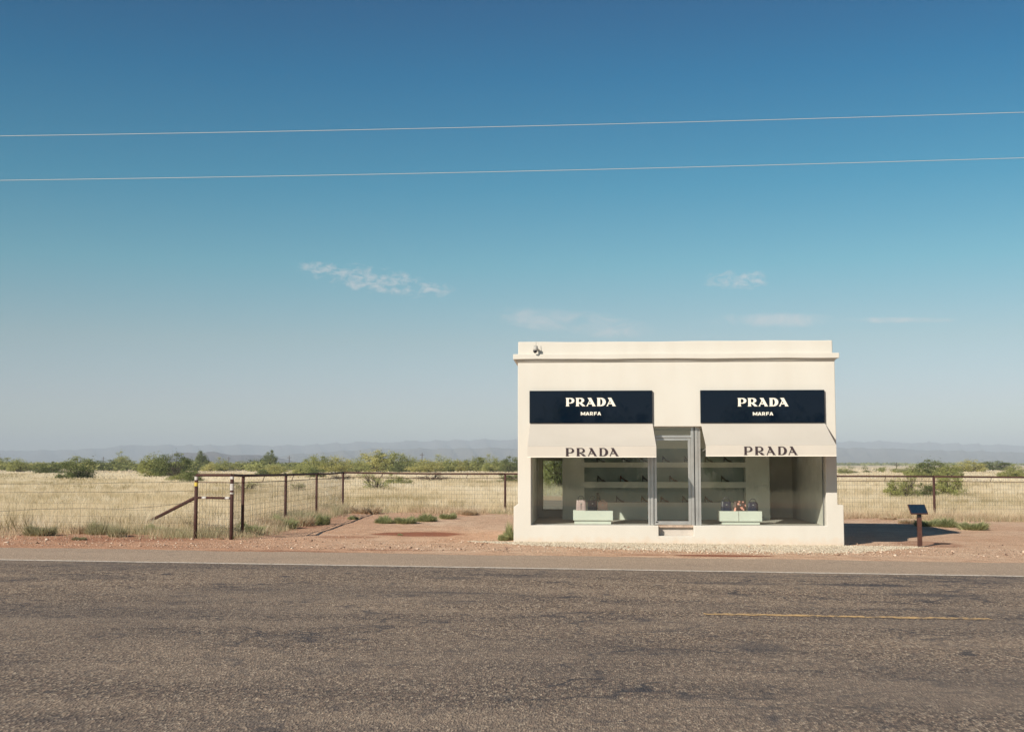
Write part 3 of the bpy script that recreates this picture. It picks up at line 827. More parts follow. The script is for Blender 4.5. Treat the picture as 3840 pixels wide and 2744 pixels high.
MB().box(X(2457), X(2466), GY - .036, GY - .0305, fz(1958.5, GY), fz(1955, GY)).build('lock', ALU2, door)
MB().box(NL - .03, NR + .03, 0.13, TH + .001, ZS - .05, ZS + .002).build('threshold', mat('worn_threshold', (0.55, 0.42, 0.33), 0.8, noise=(12, .4)), shop, bevel=.006)

# ------------------------------------------------------------------ lettering outlines (cap height 1)
def arc(cx, cy, rx, ry, a0_, a1_, n=9):
    return [(cx + rx * math.cos(R(a0_ + (a1_ - a0_) * k / n)), cy + ry * math.sin(R(a0_ + (a1_ - a0_) * k / n))) for k in range(n + 1)]
THIN = {
 'P': ([(0,1)] + arc(.62,.69,.40,.31,90,0) + arc(.62,.69,.40,.315,0,-90)[1:] + [(.33,.375),(.33,.09),(.43,0),(0,0),(.07,.09),(.07,.9)],
       [(.33,.94)] + arc(.52,.69,.26,.25,90,-90,14) + [(.33,.44)]),
 'R': ([(0,1)] + arc(.60,.70,.40,.30,90,0) + arc(.60,.70,.40,.30,0,-80)[1:] + [(.50,.40),(.66,.28),(.86,.28),(1.16,0),(.78,0),(.40,.36),(.33,.36),(.33,.09),(.42,0),(0,0),(.06,.09),(.06,.9)],
       [(.33,.94)] + arc(.52,.70,.25,.24,90,-90,14) + [(.33,.46)]),
 'A': ([(.17,1),(.53,1),(1.04,.08),(1.14,0),(.75,0),(.79,.05),(.635,.29),(.235,.29),(.125,.05),(.18,0),(0,0),(.055,.05),(.35,.72),(.28,.88)],
       [(.405,.635),(.595,.36),(.268,.36)]),
 'D': ([(0,1)] + arc(.5,.5,.56,.5,90,-90,18) + [(0,0),(.06,.08),(.06,.92)],
       [(.30,.94)] + arc(.45,.5,.30,.44,90,-90,18) + [(.30,.06)]),
}
BOLD = {
 'P': ([(0,1)] + arc(.62,.67,.41,.33,90,-90,16) + [(.38,.34),(.38,.1),(.46,0),(0,0),(.08,.1),(.08,.88)],
       [(.38,.88)] + arc(.52,.655,.20,.225,90,-90,12) + [(.38,.43)]),
 'R': ([(0,1)] + arc(.62,.70,.40,.30,90,-60,14) + [(.74,.40),(1.17,0),(.80,0),(.45,.33),(.38,.33),(.38,.1),(.46,0),(0,0),(.08,.1),(.08,.88)],
       [(.38,.88)] + arc(.52,.675,.18,.205,90,-90,12) + [(.38,.47)]),
 'A': ([(.17,1),(.60,1),(1.06,.1),(1.15,0),(.70,0),(.74,.07),(.66,.24),(.30,.24),(.20,.07),(.26,0),(0,0),(.07,.07),(.38,.68),(.30,.82)],
       [(.45,.60),(.57,.36),(.33,.36)]),
 'D': ([(0,1)] + arc(.5,.5,.56,.5,90,-90,18) + [(0,0),(.07,.1),(.07,.9)],
       [(.40,.88)] + arc(.44,.5,.23,.38,90,-90,14) + [(.40,.12)]),
}
SANS = {
 'M': ([(0,0),(0,1),(.28,1),(.65,.45),(1.02,1),(1.3,1),(1.3,0),(1.04,0),(1.04,.55),(.65,.02),(.26,.55),(.26,0)], None),
 'A': ([(0,0),(.40,1),(.70,1),(1.1,0),(.82,0),(.74,.2),(.36,.2),(.28,0)], [(.44,.40),(.55,.70),(.66,.40)]),
 'R': ([(0,0),(0,1),(.6,1),(.85,.85),(.85,.5),(.65,.36),(.9,0),(.6,0),(.38,.32),(.25,.32),(.25,0)], [(.25,.78),(.55,.78),(.6,.72),(.6,.58),(.55,.52),(.25,.52)]),
 'F': ([(0,0),(0,1),(.85,1),(.85,.78),(.26,.78),(.26,.6),(.75,.6),(.75,.38),(.26,.38),(.26,0)], None),
}
def word(name, glyphs, layout, x0, x1, z0, z1, y, thick, m, parent):
    """layout: (letter, offset); the word is fitted into x0..x1, z0..z1 on the plane y"""
    total = max(off + max(q[0] for q in glyphs[ch][0]) for ch, off in layout)
    cu = bpy.data.curves.new(name, 'CURVE'); cu.dimensions = '2D'; cu.fill_mode = 'BOTH'; cu.extrude = thick / 2
    for ch, off in layout:
        for poly in glyphs[ch]:
            if not poly: continue
            sp = cu.splines.new('POLY'); sp.points.add(len(poly) - 1)
            for pt, (a, b_) in zip(sp.points, poly):
                pt.co = (x0 + (a + off) / total * (x1 - x0), z0 + b_ * (z1 - z0), 0, 1)
            sp.use_cyclic_u = True
    tmp = bpy.data.objects.new('tmp', cu); COL.objects.link(tmp)
    dg = bpy.context.evaluated_depsgraph_get()
    me = bpy.data.meshes.new_from_object(tmp.evaluated_get(dg))
    bpy.data.objects.remove(tmp)
    me.transform(Matrix(((1,0,0,0),(0,0,-1,y - thick / 2),(0,1,0,0),(0,0,0,1))))
    me.name = name
    me.materials.clear(); me.materials.append(m)
    o = bpy.data.objects.new(name, me); COL.objects.link(o); o.parent = parent
    return o
L_THIN = [('P', 0), ('R', 1.31), ('A', 2.67), ('D', 4.05), ('A', 5.27)]
L_BOLD = [('P', 0), ('R', 1.16), ('A', 2.39), ('D', 3.64), ('A', 4.74)]
L_SANS = [('M', 0), ('A', 1.38), ('R', 2.62), ('F', 3.76), ('A', 4.72)]

# ------------------------------------------------------------------ signs
def make_sign(xa, xb, words, label):
    D_ = 0.07
    root = empty('shop_sign', shop_w(fx(xa), 0, fz(1585.5)), -SA)
    tag(root, label, 'sign', 'shop signs above the awnings')
    ox, oz = fx(xa), fz(1585.5)
    MB().box(0, fx(xb) - ox, -D_, -0.002, 0, fz(1464) - oz).build('panel', NAVY, root, bevel=.004)
    (a, b_, c, d), (e, f, g_, h) = words
    q = lambda p_, r_: (fp(p_, r_, -D_)[0] - ox, fp(p_, r_, -D_)[1] - oz)
    x0, z0 = q(a, d); x1, z1 = q(b_, c)
    word('lettering', BOLD, L_BOLD, x0, x1, z0, z1, -D_, .016, WHITE, root)
    x0, z0 = q(e, h); x1, z1 = q(f, g_)
    word('lettering', SANS, L_SANS, x0, x1, z0, z1, -D_, .016, WHITE, root)
make_sign(1986.3, 2447.5, ((2121, 2310, 1491, 1523), (2178, 2254, 1544, 1557)), 'glossy navy sign panel with cream lettering above the left awning')
make_sign(2628, 3094.5, ((2765.5, 2957, 1491.5, 1523.5), (2823, 2899.5, 1544.5, 1557.5)), 'glossy navy sign panel with cream lettering above the right awning')

# ------------------------------------------------------------------ awnings (parts of the shop)
def make_awning(xa, xb, fold, bot, txt):
    P_ = 1.2
    x0, x1 = fx(xa), fx(xb); ztp = fz(1587)
    xl, xr = x0 - 0.012, x1 + 0.012
    zf = fp((xa + xb) / 2, fold, -P_)[1]; zb = fp((xa + xb) / 2, bot, -P_)[1]
    n, k = 24, 10
    vs = []; fs = []
    for j in range(k + 1):
        t = j / k
        for i in range(n + 1):
            s_ = i / n
            xx = (x0 + (x1 - x0) * s_) * (1 - t) + (xl + (xr - xl) * s_) * t
            sag = -0.022 * math.sin(math.pi * t) * (0.6 + 0.4 * math.sin(math.pi * s_))
            vs.append((xx, -0.01 - (P_ - 0.01) * t, ztp + (zf - ztp) * t + sag))
    for j in range(k):
        for i in range(n):
            a = j * (n + 1) + i
            fs.append((a, a + 1, a + n + 2, a + n + 1))
    aw = MB().add(vs, fs, False).build('awning', CLOTH, shop)
    so = aw.modifiers.new('thick', 'SOLIDIFY'); so.thickness = 0.005; so.offset = 0
    vs = []; fs = []
    for j, z in enumerate((zf - .002, (zf + zb) / 2, zb + 0.018)):
        for i in range(n + 1):
            s_ = i / n
            vs.append((xl + (xr - xl) * s_, -P_ - 0.004 - 0.0012 * math.sin(s_ * 23) * j * .5, z))
    for j in range(2):
        for i in range(n):
            a = j * (n + 1) + i; fs.append((a, a + 1, a + n + 2, a + n + 1))
    va = MB().add(vs, fs, False).build('valance', CLOTH, aw)
    so = va.modifiers.new('thick', 'SOLIDIFY'); so.thickness = 0.004; so.offset = 0
    MB().box(xl, xr, -P_ - .012, -P_ + .004, zb, zb + .018).build('hem', WHITE, aw)
    mb = MB()
    for xx in (x0 + .04, x1 - .04):
        mb.tube([(xx, -.03, ztp - .04), (xx, -P_ + .03, zf - .03)], .012)
        mb.tube([(xx, -.02, zf - .12), (xx, -P_ + .03, zf - .05)], .010)
    mb.tube([(xl + .02, -P_ + .025, zf - .03), (xr - .02, -P_ + .025, zf - .03)], .013)
    mb.build('frame', ALU, aw)
    a, b_, c, d = txt
    xA, zA = fp(a, d, -P_); xB, zB = fp(b_, c, -P_)
    word('lettering', THIN, L_THIN, xA, xB, zA, zB, -P_ - .019, .003, INK, aw)
    return aw
make_awning(1988, 2448, 1673, 1714.5, (2120.5, 2320, 1679, 1709.5))
make_awning(2630, 3096, 1668.5, 1710.5, (2789, 2990.5, 1673.5, 1705))

# ------------------------------------------------------------------ surveillance camera on the parapet
cx, cz = fp(2008, 1309, -.17)
cc = empty('surveillance_camera', shop_w(cx, -.17, cz), -SA)
tag(cc, 'small grey security camera hanging on the left end of the parapet', 'security camera')
ax = Vector((-.12, -.35, -1)).normalized()
MB().tube([-ax * .085, -ax * .075, ax * .05], [.03, .05, .052], 16).build('housing', GREY, cc)
MB().tube([ax * .051, ax * .075, ax * .10], [.05, .045, .022], 16).build('lens', BLACK, cc)
MB().tube([(0, 0, .03), (.05, .1, .02), (.06, .166, -.01)], [.016, .014, .03], 10).build('bracket', GREY, cc)
MB().tube([(.012, 0, .08), (.015, .02, .20)], .006, 6).build('aerial', GREY, cc)

# ------------------------------------------------------------------ display plinths, bags and shoes
def plinth(xa, xb, ytop, ybody, ybase, bxa, bxb, depth, label, seam=None):
    x0, x1 = fx(xa, depth), fx(xb, depth)
    zt, zb = fz(ytop, depth), fz(ybody, depth)
    root = empty('display_bench', shop_w(x0, depth, ZS), -SA)
    tag(root, label, 'display bench', 'low mint display benches in the windows')
    zt -= ZS; zb -= ZS; w = x1 - x0
    if seam:
        s_ = fx(seam, depth) - x0
        MB().box(0, s_ - .005, 0, .62, zb, zt).build('top', MINT, root, bevel=.006)
        MB().box(s_ + .005, w, 0, .62, zb, zt).build('top', MINT, root, bevel=.006)
    else:
        MB().box(0, w, 0, .62, zb, zt).build('top', MINT, root, bevel=.006)
    b0, b1 = fx(bxa, depth + .05) - x0, fx(bxb, depth + .05) - x0
    MB().box(b0, b1, .05, .56, -0.003, zb - .001).build('base', MINT, root, bevel=.004)
    return ZS + zt
PB = 0.62
PT1 = plinth(2148.5, 2297.5, 1914, 1951, 1963, 2153, 2290, PB, 'low mint bench in the left window, half in sun')
PT2 = plinth(2697, 2855, 1915.5, 1953.5, 1964, 2705, 2846, PB, 'low mint bench with a seam in the right window, in full sun', seam=2768)

def handbag(xa, xb, ytop, yhand, zbase, depth, m, label, taper=.88, two=False, band=None, thick=.12, dome=False):
    x0, x1 = fx(xa, depth), fx(xb, depth); w = x1 - x0
    h = fz(ytop, depth) - zbase; hh = fz(yhand, depth) - zbase - h
    root = empty('handbag', shop_w((x0 + x1) / 2, depth, zbase), -SA)
    tag(root, label, 'handbag')
    vs = []; fs = []
    prof = [(0, 1, 1), (.5, (1 + taper) / 2, .95), (.85, taper, .7), (1, taper * .98, .45)]
    if dome: prof = [(0, 1, 1), (.45, 1, 1), (.8, .93, .85), (.95, .78, .6), (1, .6, .4)]
    for t, wk, tk in prof:
        a = w / 2 * wk; b_ = thick / 2 * tk; c = .72
        ring = [(-a*c,-b_), (a*c,-b_), (a,-b_*c), (a,b_*c), (a*c,b_), (-a*c,b_), (-a,b_*c), (-a,-b_*c)]
        vs += [(p_[0], p_[1] + thick / 2, t * h) for p_ in ring]
    n = len(prof)
    for i in range(n - 1):
        for k in range(8):
            fs.append((8*i+k, 8*i+(k+1)%8, 8*i+8+(k+1)%8, 8*i+8+k))
    fs.append(tuple(reversed(range(8)))); fs.append(tuple(8*(n-1)+k for k in range(8)))
    MB().add(vs, fs, False).build('body', m, root, bevel=.004)
    if hh > 0.01:
        for yy in ((thick*.25, thick*.75) if two else (thick*.4,)):
            a = w * .30
            pts = [(-a, yy, h * .93)] + [(-a * math.cos(R(t)), yy, h * .98 + hh * math.sin(R(t))) for t in range(15, 180, 15)] + [(a, yy, h * .93)]
            MB().tube(pts, .008, 6).build('handle', m if not band else band, root)
    MB().box(-.018, .018, -.006, .004, h * .62, h * .72).build('clasp', ALU, root)
    if band: MB().box(-w*.02, w*.02, -.008, .0, h*.05, h*.6).build('strap', band, root)
    return root
BD = PB + .12
handbag(2159.5, 2196.5, 1875, 1858, PT1, BD, MAUVE, 'mauve tote with a dark strap on the left bench', .9, True, BLACK)
handbag(2203.5, 2239, 1875.5, 1859, PT1, BD, NAVYL, 'navy handbag between the mauve and peach bags on the left bench', .95, True)
handbag(2241, 2277.5, 1882, 1876, PT1, BD - .08, PEACH, 'small peach box bag on the right end of the left bench', .97, False)
handbag(2703, 2741.5, 1880, 1863, PT2, BD, NAVYL, 'navy tote with twin handles on the left end of the sunlit bench', .9, True)
handbag(2749.5, 2796.5, 1880, 1877, PT2, BD - .03, FLORAL, 'brown handbag with pink flower print between two navy bags', .93, False)
handbag(2802, 2841.5, 1881, 1868.5, PT2, BD, NAVYL, 'rounded navy handbag with an arched handle on the right end of the sunlit bench', .8, False, dome=True)

def shoe_parts(m, boot=False):
    rings = [(-.004,.098,.128,.012),(.0,.09,.160,.026),(.03,.076,.150,.030),(.06,.058,.120,.031),(.09,.036,.090,.033),(.12,.016,.066,.036),
             (.15,.003,.054,.039),(.18,.003,.046,.036),(.205,.003,.028,.024),(.222,.004,.014,.007)]
    if boot: rings = [(-.004,.095,.30,.02),(.0,.09,.31,.034),(.03,.082,.31,.038),(.06,.066,.30,.038),(.085,.048,.28,.03),(.10,.036,.10,.034),
             (.12,.022,.075,.036),(.15,.006,.056,.039),(.18,.003,.045,.036),(.205,.003,.030,.024),(.222,.004,.014,.007)]
    vs = []; fs = []
    for x, z0, z1, w_ in rings:
        for k in range(8):
            a = 2 * math.pi * k / 8
            vs.append((x, w_ * math.cos(a), (z0 + z1) / 2 + (z1 - z0) / 2 * math.sin(a)))
    for i in range(len(rings) - 1):
        for k in range(8): fs.append((8*i+k, 8*i+8+k, 8*i+8+(k+1)%8, 8*i+(k+1)%8))
    fs.append(tuple(range(8))); fs.append(tuple(8*(len(rings)-1)+k for k in reversed(range(8))))
    up = MB().add(vs, fs, True).build('high_heel_shoe' if not boot else 'ankle_boot', m)
    hl = MB().tube([(.008, 0, 0), (.010, 0, .04), (.014, 0, .10)], [.009, .013, .024], 8).build('heel', m, up)
    return up
shelf_name = {0: 'top shelf', 1: 'middle shelf', 2: 'lowest shelf'}
shelf_z = [zn[4], zn[2], zn[0]]
shoes = [ # photo x of heel, shelf, material, label
 (2238, 0, BLACK, 'black heel at the left end of the top shelf'), (2333, 0, NAVYL, 'navy heel in the middle of the top shelf behind the left window'),
 (2398, 0, BLACK, 'black heel on the top shelf next to the left door jamb'), (2483, 0, BLACK, 'black heel on the top shelf at the left of the door glass'),
 (2566, 0, BLACK, 'black heel on the top shelf at the right of the door glass'), (2643, 0, NAVYL, 'navy heel on the top shelf behind the edge of the right awning'),
 (2714, 0, BLACK, 'black heel at the right end of the top shelf'),
 (2240, 1, BLACK, 'black pump at the left end of the middle shelf'), (2325, 1, WINE, 'dark red pump on the middle shelf behind the left window'),
 (2408, 1, NAVYL, 'navy pump on the middle shelf cut by the left door jamb'), (2510, 1, WINE, 'dark red pump on the middle shelf behind the door glass'),
 (2704, 1, BLACK, 'black pump at the right end of the middle shelf'),
 (2309, 2, BLACK, 'black pump on the lowest shelf right of the ankle boot'), (2403, 2, WINE, 'dark red strappy pump on the lowest shelf beside the left door jamb'),
 (2476, 2, WINE, 'dark red pump on the lowest shelf at the left of the door glass'), (2557, 2, NAVYL, 'navy pump on the lowest shelf at the right of the door glass'),
 (2641, 2, WINE, 'dark red pump on the lowest shelf just right of the door frame')]
protos = {}
SD = PD + .12
for px_, sh, m, lab in shoes:
    if m.name not in protos: o = protos[m.name] = shoe_parts(m)
    else: o = copy_tree(protos[m.name])
    o.location = shop_w(fx(px_, SD), SD, shelf_z[sh] + .001); o.rotation_euler = (0, 0, -SA); o.scale = (1, 1.1, 1.08)
    tag(o, lab, 'shoe', 'high heeled shoes on the shelves')
bt = shoe_parts(BLACK, True)
bt.location = shop_w(fx(2236, SD), SD, shelf_z[2] + .001); bt.rotation_euler = (0, 0, -SA); bt.scale = (1, 1, .84)
tag(bt, 'black ankle boot standing on the lowest shelf above the handbags', 'boot')

# ------------------------------------------------------------------ information sign by the shop
kp = on_ground(3450, 2050)
ks = empty('information_sign', (kp.x, kp.y, kp.z - .02), 0)
tag(ks, 'low brown post with a slanted dark plaque to the right of the shop', 'information sign')
ztp = at(3450, 1922, kp.y).z - kp.z
MB().box(-.045, .045, -.045, .045, -.2, ztp - .09).build('post', RUSTP, ks, bevel=.004)
MB().box(-.042, .042, -.042, .042, ztp - .089, ztp + .03).build('collar', BLACK, ks, bevel=.004)
Mx = Matrix.Translation((-.03, 0, ztp + .10)) @ Matrix.Rotation(R(42), 4, 'X')
MB().box(-.205, .205, -.16, .16, -.012, .012, Mx).build('panel', RUSTP, ks, bevel=.003)
MB().box(-.19, .19, -.145, .145, .0125, .016, Mx).build('plaque', PLAQ, ks)

# ------------------------------------------------------------------ pipe fence
def gpt(x, y): return Vector((x, y, g0(x, y)))
FA, FB, FC = Vector((-7.62, 29.6, 0)), Vector((-6.75, 29.2, 0)), Vector((-7.55, 34.6, 0))
FA = at(735, 1880, 29.9); FB = at(869, 1880, 29.4); FC = at(911, 1850, 31.0)
FD = at(1071, 1850, 36.3); FE = at(1187, 1850, 42.2); FF = at(1286, 1850, 48.3)
FG = at(1894.5, 1850, 48.0); FH = at(3503, 1850, 46.2)
tops = {'A': 1781, 'B': 1781, 'C': 1783, 'D': 1780, 'E': 1776, 'F': 1771.5, 'G': 1776, 'H': 1786}
pxs = {'A': 735, 'B': 869, 'C': 911, 'D': 1071, 'E': 1187, 'F': 1286, 'G': 1894.5, 'H': 3503}
P3 = {}
for k, p_ in zip('ABCDEFGH', (FA, FB, FC, FD, FE, FF, FG, FH)):
    P3[k] = Vector((p_.x, p_.y, at(pxs[k], tops[k], p_.y).z))
d_ = (P3['H'] - P3['G']).normalized()
P3['I'] = P3['H'] + d_ * 16.6
fence = empty('pipe_fence', (P3['A'].x, P3['A'].y, g0(P3['A'].x, P3['A'].y)), 0)
tag(fence, 'rusty pipe fence with wire mesh running round the shop yard', 'fence')
fo = fence.location.copy()
L = lambda v_: Vector(v_) - fo
R_POST = {'A': .045, 'B': .045, 'C': .042, 'D': .042, 'E': .042, 'F': .042, 'G': .045, 'H': .048, 'I': .045}
for k, p_ in P3.items():
    gz = g0(p_.x, p_.y)
    MB().tube([L((p_.x, p_.y, gz - .4)), L((p_.x, p_.y, p_.z - .02))], R_POST[k], 12).build('post', RUST, fence)
# hidden posts between G and H stand behind the shop; one more is just outside on the far side
for t in (0.25, 0.5):
    q = P3['G'].lerp(P3['H'], t); gz = g0(q.x, q.y)
    MB().tube([L((q.x, q.y, gz - .4)), L((q.x, q.y, q.z - .02))], .045, 12).build('post', RUST, fence)
order = 'ABCDEFGHI'
for a, b_ in zip(order[:-1], order[1:]):
    A, B = P3[a], P3[b_]
    n = 14; pts = [L(A.lerp(B, k / n) + Vector((0, 0, -0.02 * math.sin(math.pi * k / n) if (B - A).length > 6 else 0))) for k in range(n + 1)]
    MB().tube(pts, .034, 10).build('top_rail', RUST, fence)
    drop = Vector((0, 0, -.175))
    pts2 = [p_ + drop for p_ in pts]
    MB().tube(pts2, .011, 6).build('lower_rail', RUST, fence)
    ln = (B - A).length
    m_ = max(1, int(ln / 2.8)) if ln > 2 else 0
    for k in range(m_):
        t = (k + .45) / m_ + rnd.uniform(-.05, .05); q = L(A.lerp(B, t))
        MB().tube([q + Vector((.03, 0, -.02)), q + Vector((-.02, 0, -.175))], .010, 6).build('strut', RUST, fence)
def mesh_panel(A, B, parent, zoff=-.18, sp=.1, hs=.14, r=.0029, off=(0, 0), bot=.05, wob_=.008):
    mb = MB(); A = Vector(A); B = Vector(B); ln = (B - A).length; n = max(2, int(ln / sp))
    nrm = Vector((-(B - A).y, (B - A).x, 0)).normalized() * .012
    for k in range(n + 1):
        t = k / n; q = A.lerp(B, t) + nrm + Vector((rnd.uniform(-wob_, wob_), 0, 0)); gz = g0(q.x, q.y) + bot
        mb.tube([q + Vector((0, 0, zoff)), (q.x + rnd.uniform(-wob_, wob_), q.y, gz)], r, 3, False)
    z = A.z + zoff; gz = g0(A.x, A.y) + bot
    m_ = int((z - gz) / hs)
    for j in range(m_ + 1):
        fr = j / max(1, m_)
        pts = []
        for k in range(13):
            t = k / 12; q = A.lerp(B, t) + nrm; top = q.z + zoff; lo = g0(q.x, q.y) + bot
            pts.append(Vector((q.x, q.y, lo + (top - lo) * fr + rnd.uniform(-.004, .004))))
        mb.tube(pts, r, 3, False)
    mb.v = [tuple(Vector(p_) - parent.location) for p_ in mb.v]
    return mb.build('wire_mesh', WIRE, parent)
for a, b_ in zip(order[:-1], order[1:]):
    mesh_panel(P3[a], P3[b_], fence)
# end frame: middle rail and the long diagonal brace
zmid = at(800, 1866, 29.7).z
MB().tube([L((P3['A'].x, P3['A'].y, zmid)), L((P3['B'].x, P3['B'].y, zmid))], .030, 10).build('middle_rail', RUST, fence)
bf = on_ground(508, 1975)
MB().tube([L((P3['A'].x, P3['A'].y, at(732, 1864, 29.9).z)), L((bf.x, bf.y, bf.z - .04))], .042, 12).build('brace', RUST, fence)
def sticker(k, ya, yb, m):
    p_ = P3[k]; za, zb = at(pxs[k], ya, p_.y).z, at(pxs[k], yb, p_.y).z
    r_ = R_POST[k] + .0025; vs = []; fs = []
    for z in (za, zb):
        for j in range(9):
            w_ = R(-90 - 75 + 150 * j / 8); vs.append(L((p_.x + r_ * math.cos(w_), p_.y + r_ * math.sin(w_), z)))
    for j in range(8): fs.append((j, j + 1, 9 + j + 1, 9 + j))
    MB().add(vs, fs, True).build('sticker', m, fence)
sticker('A', 1799, 1786, PALE); sticker('A', 1822, 1808, YELLOW); sticker('B', 1796, 1786, PALE)
sticker('B', 1838, 1813, PALE); sticker('B', 1852, 1846, PALE)
for t0_, t1_ in ((.18, .30), (.83, .95)):
    A, B = P3['A'], P3['B']
    MB().tube([L((A.x + (B.x - A.x) * t, A.y + (B.y - A.y) * t, zmid)) for t in (t0_, t1_)], .033, 12).build('sticker', PALE, fence)

# ------------------------------------------------------------------ old wire fence running off to the left
wf0 = Vector((P3['A'].x - .05, P3['A'].y, 0))
wf1 = Vector((-36, 31.6, 0))
wf = empty('wire_fence', (wf1.x, wf1.y, g0(wf1.x, wf1.y)), 0)
tag(wf, 'sagging barbed wire fence with thin mesh running left from the brace', 'fence')
wz = lambda px_, py_, Y_: at(px_, py_, Y_).z
for ya, yb, sag in ((1806, 1813, .0), (1840, 1843, -.01), (1881, 1900, -.10)):
    z0 = wz(732, ya, wf0.y); z1 = wz(274, yb, 30.4)
    pts = []
    for k in range(31):
        t = k / 30; x = wf0.x + (wf1.x - wf0.x) * t; y = wf0.y + (wf1.y - wf0.y) * t
        s_ = (t * 28.3) / 3.3; span = s_ - int(s_)
        pts.append(Vector((x, y, z0 + (z1 - z0) * min(1, s_ / 1.0) * 1 + sag * math.sin(math.pi * span) + rnd.uniform(-.006, .006))) - wf.location)
    MB().tube(pts, .0042, 4).build('wire', WIRE, wf)
for t in (.12, .42, .56, .70, .85, .999):
    x = wf0.x + (wf1.x - wf0.x) * t; y = wf0.y + (wf1.y - wf0.y) * t; z = g0(x, y)
    if t in (.56, .70, .85, .999):
        MB().tube([Vector((x, y, z - .3)) - wf.location, Vector((x, y, z + 1.45)) - wf.location], .022, 8).build('post', RUST, wf)
A_ = Vector((wf0.x, wf0.y, g0(wf0.x, wf0.y) + .82)); B_ = Vector((wf1.x, wf1.y, g0(wf1.x, wf1.y) + .82))
mesh_panel(A_, B_, wf, zoff=0, sp=.2, hs=.14, r=.0020, wob_=.02)

# ------------------------------------------------------------------ power lines
def power_line(pts, label):
    P_ = [at(*p_) for p_ in pts]
    a, b_ = P_[0], P_[-1]; n = 40
    out = []
    for k in range(n + 1):
        t = k / n; p_ = a.lerp(b_, t); p_.z -= 0.10 * math.sin(math.pi * t); out.append(p_)
    mb = MB(); mb.tube([q - a for q in out], .0052, 6)
    o = mb.build('power_line', CABLE, None, loc=a)
    tag(o, label, 'power line', 'power lines crossing the sky')
    return a, b_
pa, pb_ = power_line([(-900, 523, 27.0), (4900, 388, 24.0)], 'upper pale cable crossing the deep blue sky')
power_line([(-900, 688, 27.0), (4900, 560, 24.0)], 'lower pale cable crossing the blue sky')
for q, lab in ((pa, 'tall wooden pole holding the left ends of the two cables'), (pb_, 'tall wooden pole holding the right ends of the two cables')):
    z = g0(q.x, q.y)
    po = empty('utility_pole', (q.x, q.y, z), 0); tag(po, lab, 'utility pole')
    MB().tube([(0, 0, -1), (0, 0, q.z - z + .4)], [.16, .11], 12).build('shaft', WOODP, po)
    MB().box(-.06, .06, -.5, .5, q.z - z - .12, q.z - z - .03).build('crossarm', WOODP, po)

# distant poles on the plain
far_poles = [(1085, 1708, 520, 'thin dark pole left of the brush mound above the fence corner'), (1583, 1697, 480, 'thin dark pole rising from the brush left of the shop'),
             (858, 1712, 620, 'faint pole above the dark bushes behind the end frame'), (388, 1712, 560, 'faint pole above the bushes on the far left'),
             (3362, 1733, 430, 'thin dark pole on the open plain right of the shop'), (530, 1720, 600, 'short faint pole beside the large left bush')]
for px_, py_, Y_, lab in far_poles:
    t_ = at(px_, py_, Y_)
    o = MB().tube([(0, 0, -1), (0, 0, t_.z)], [.16, .12], 6).box(-.9, .9, -.06, .06, t_.z - .9, t_.z - .75).build('utility_pole', WOODP, None, loc=(t_.x, Y_, 0))
    tag(o, lab, 'utility pole', 'far poles standing on the plain')

# ------------------------------------------------------------------ grass
def in_grass(x, y):
    """soft membership of the dry pasture"""
    n = 0.9 * np.sin(x * 0.9 + 1.2) + 0.6 * np.sin(x * 2.3) + 0.4 * np.sin(x * 5.2 + .4)
    yb = np.where(x < -7.0, np.interp(x, [-40, -12, -7], [31.5, 31.6, 31.0]), np.interp(x, [-7, -.3, 15.7, 40], [47.0, 46.6, 45.0, 41.0]))
    return y > yb + 0.35 * n

def blades(n, x, y, h, w, lean=.35, tint=None, tb=0.0):
    z = gv(x, y)
    hh = h * npr.uniform(.55, 1.15, n); ww = w * npr.uniform(.6, 1.3, n)
    an = npr.uniform(0, math.pi, n)
    dx, dy = np.cos(an) * ww / 2, np.sin(an) * ww / 2 * .5
    la = npr.uniform(0, 2 * math.pi, n); ll = hh * lean * npr.uniform(.2, 1, n)
    V = np.empty((n, 3, 3))
    V[:, 0] = np.stack([x - dx, y - dy, z - .02], 1); V[:, 1] = np.stack([x + dx, y + dy, z - .02], 1)
    V[:, 2] = np.stack([x + np.cos(la) * ll, y + np.sin(la) * ll, z + hh], 1)
    t = np.repeat(np.clip(tint, 0, 1), 3)
    return V.reshape(-1, 3), t

def clumpy(x, y, s):
    return (np.sin(x * s + 1.7 * np.sin(y * s * .6)) + np.sin(y * s * 1.3 + 2 * np.sin(x * s * .45 + 1)) + np.sin((x + y) * s * .37 + 3)) / 3

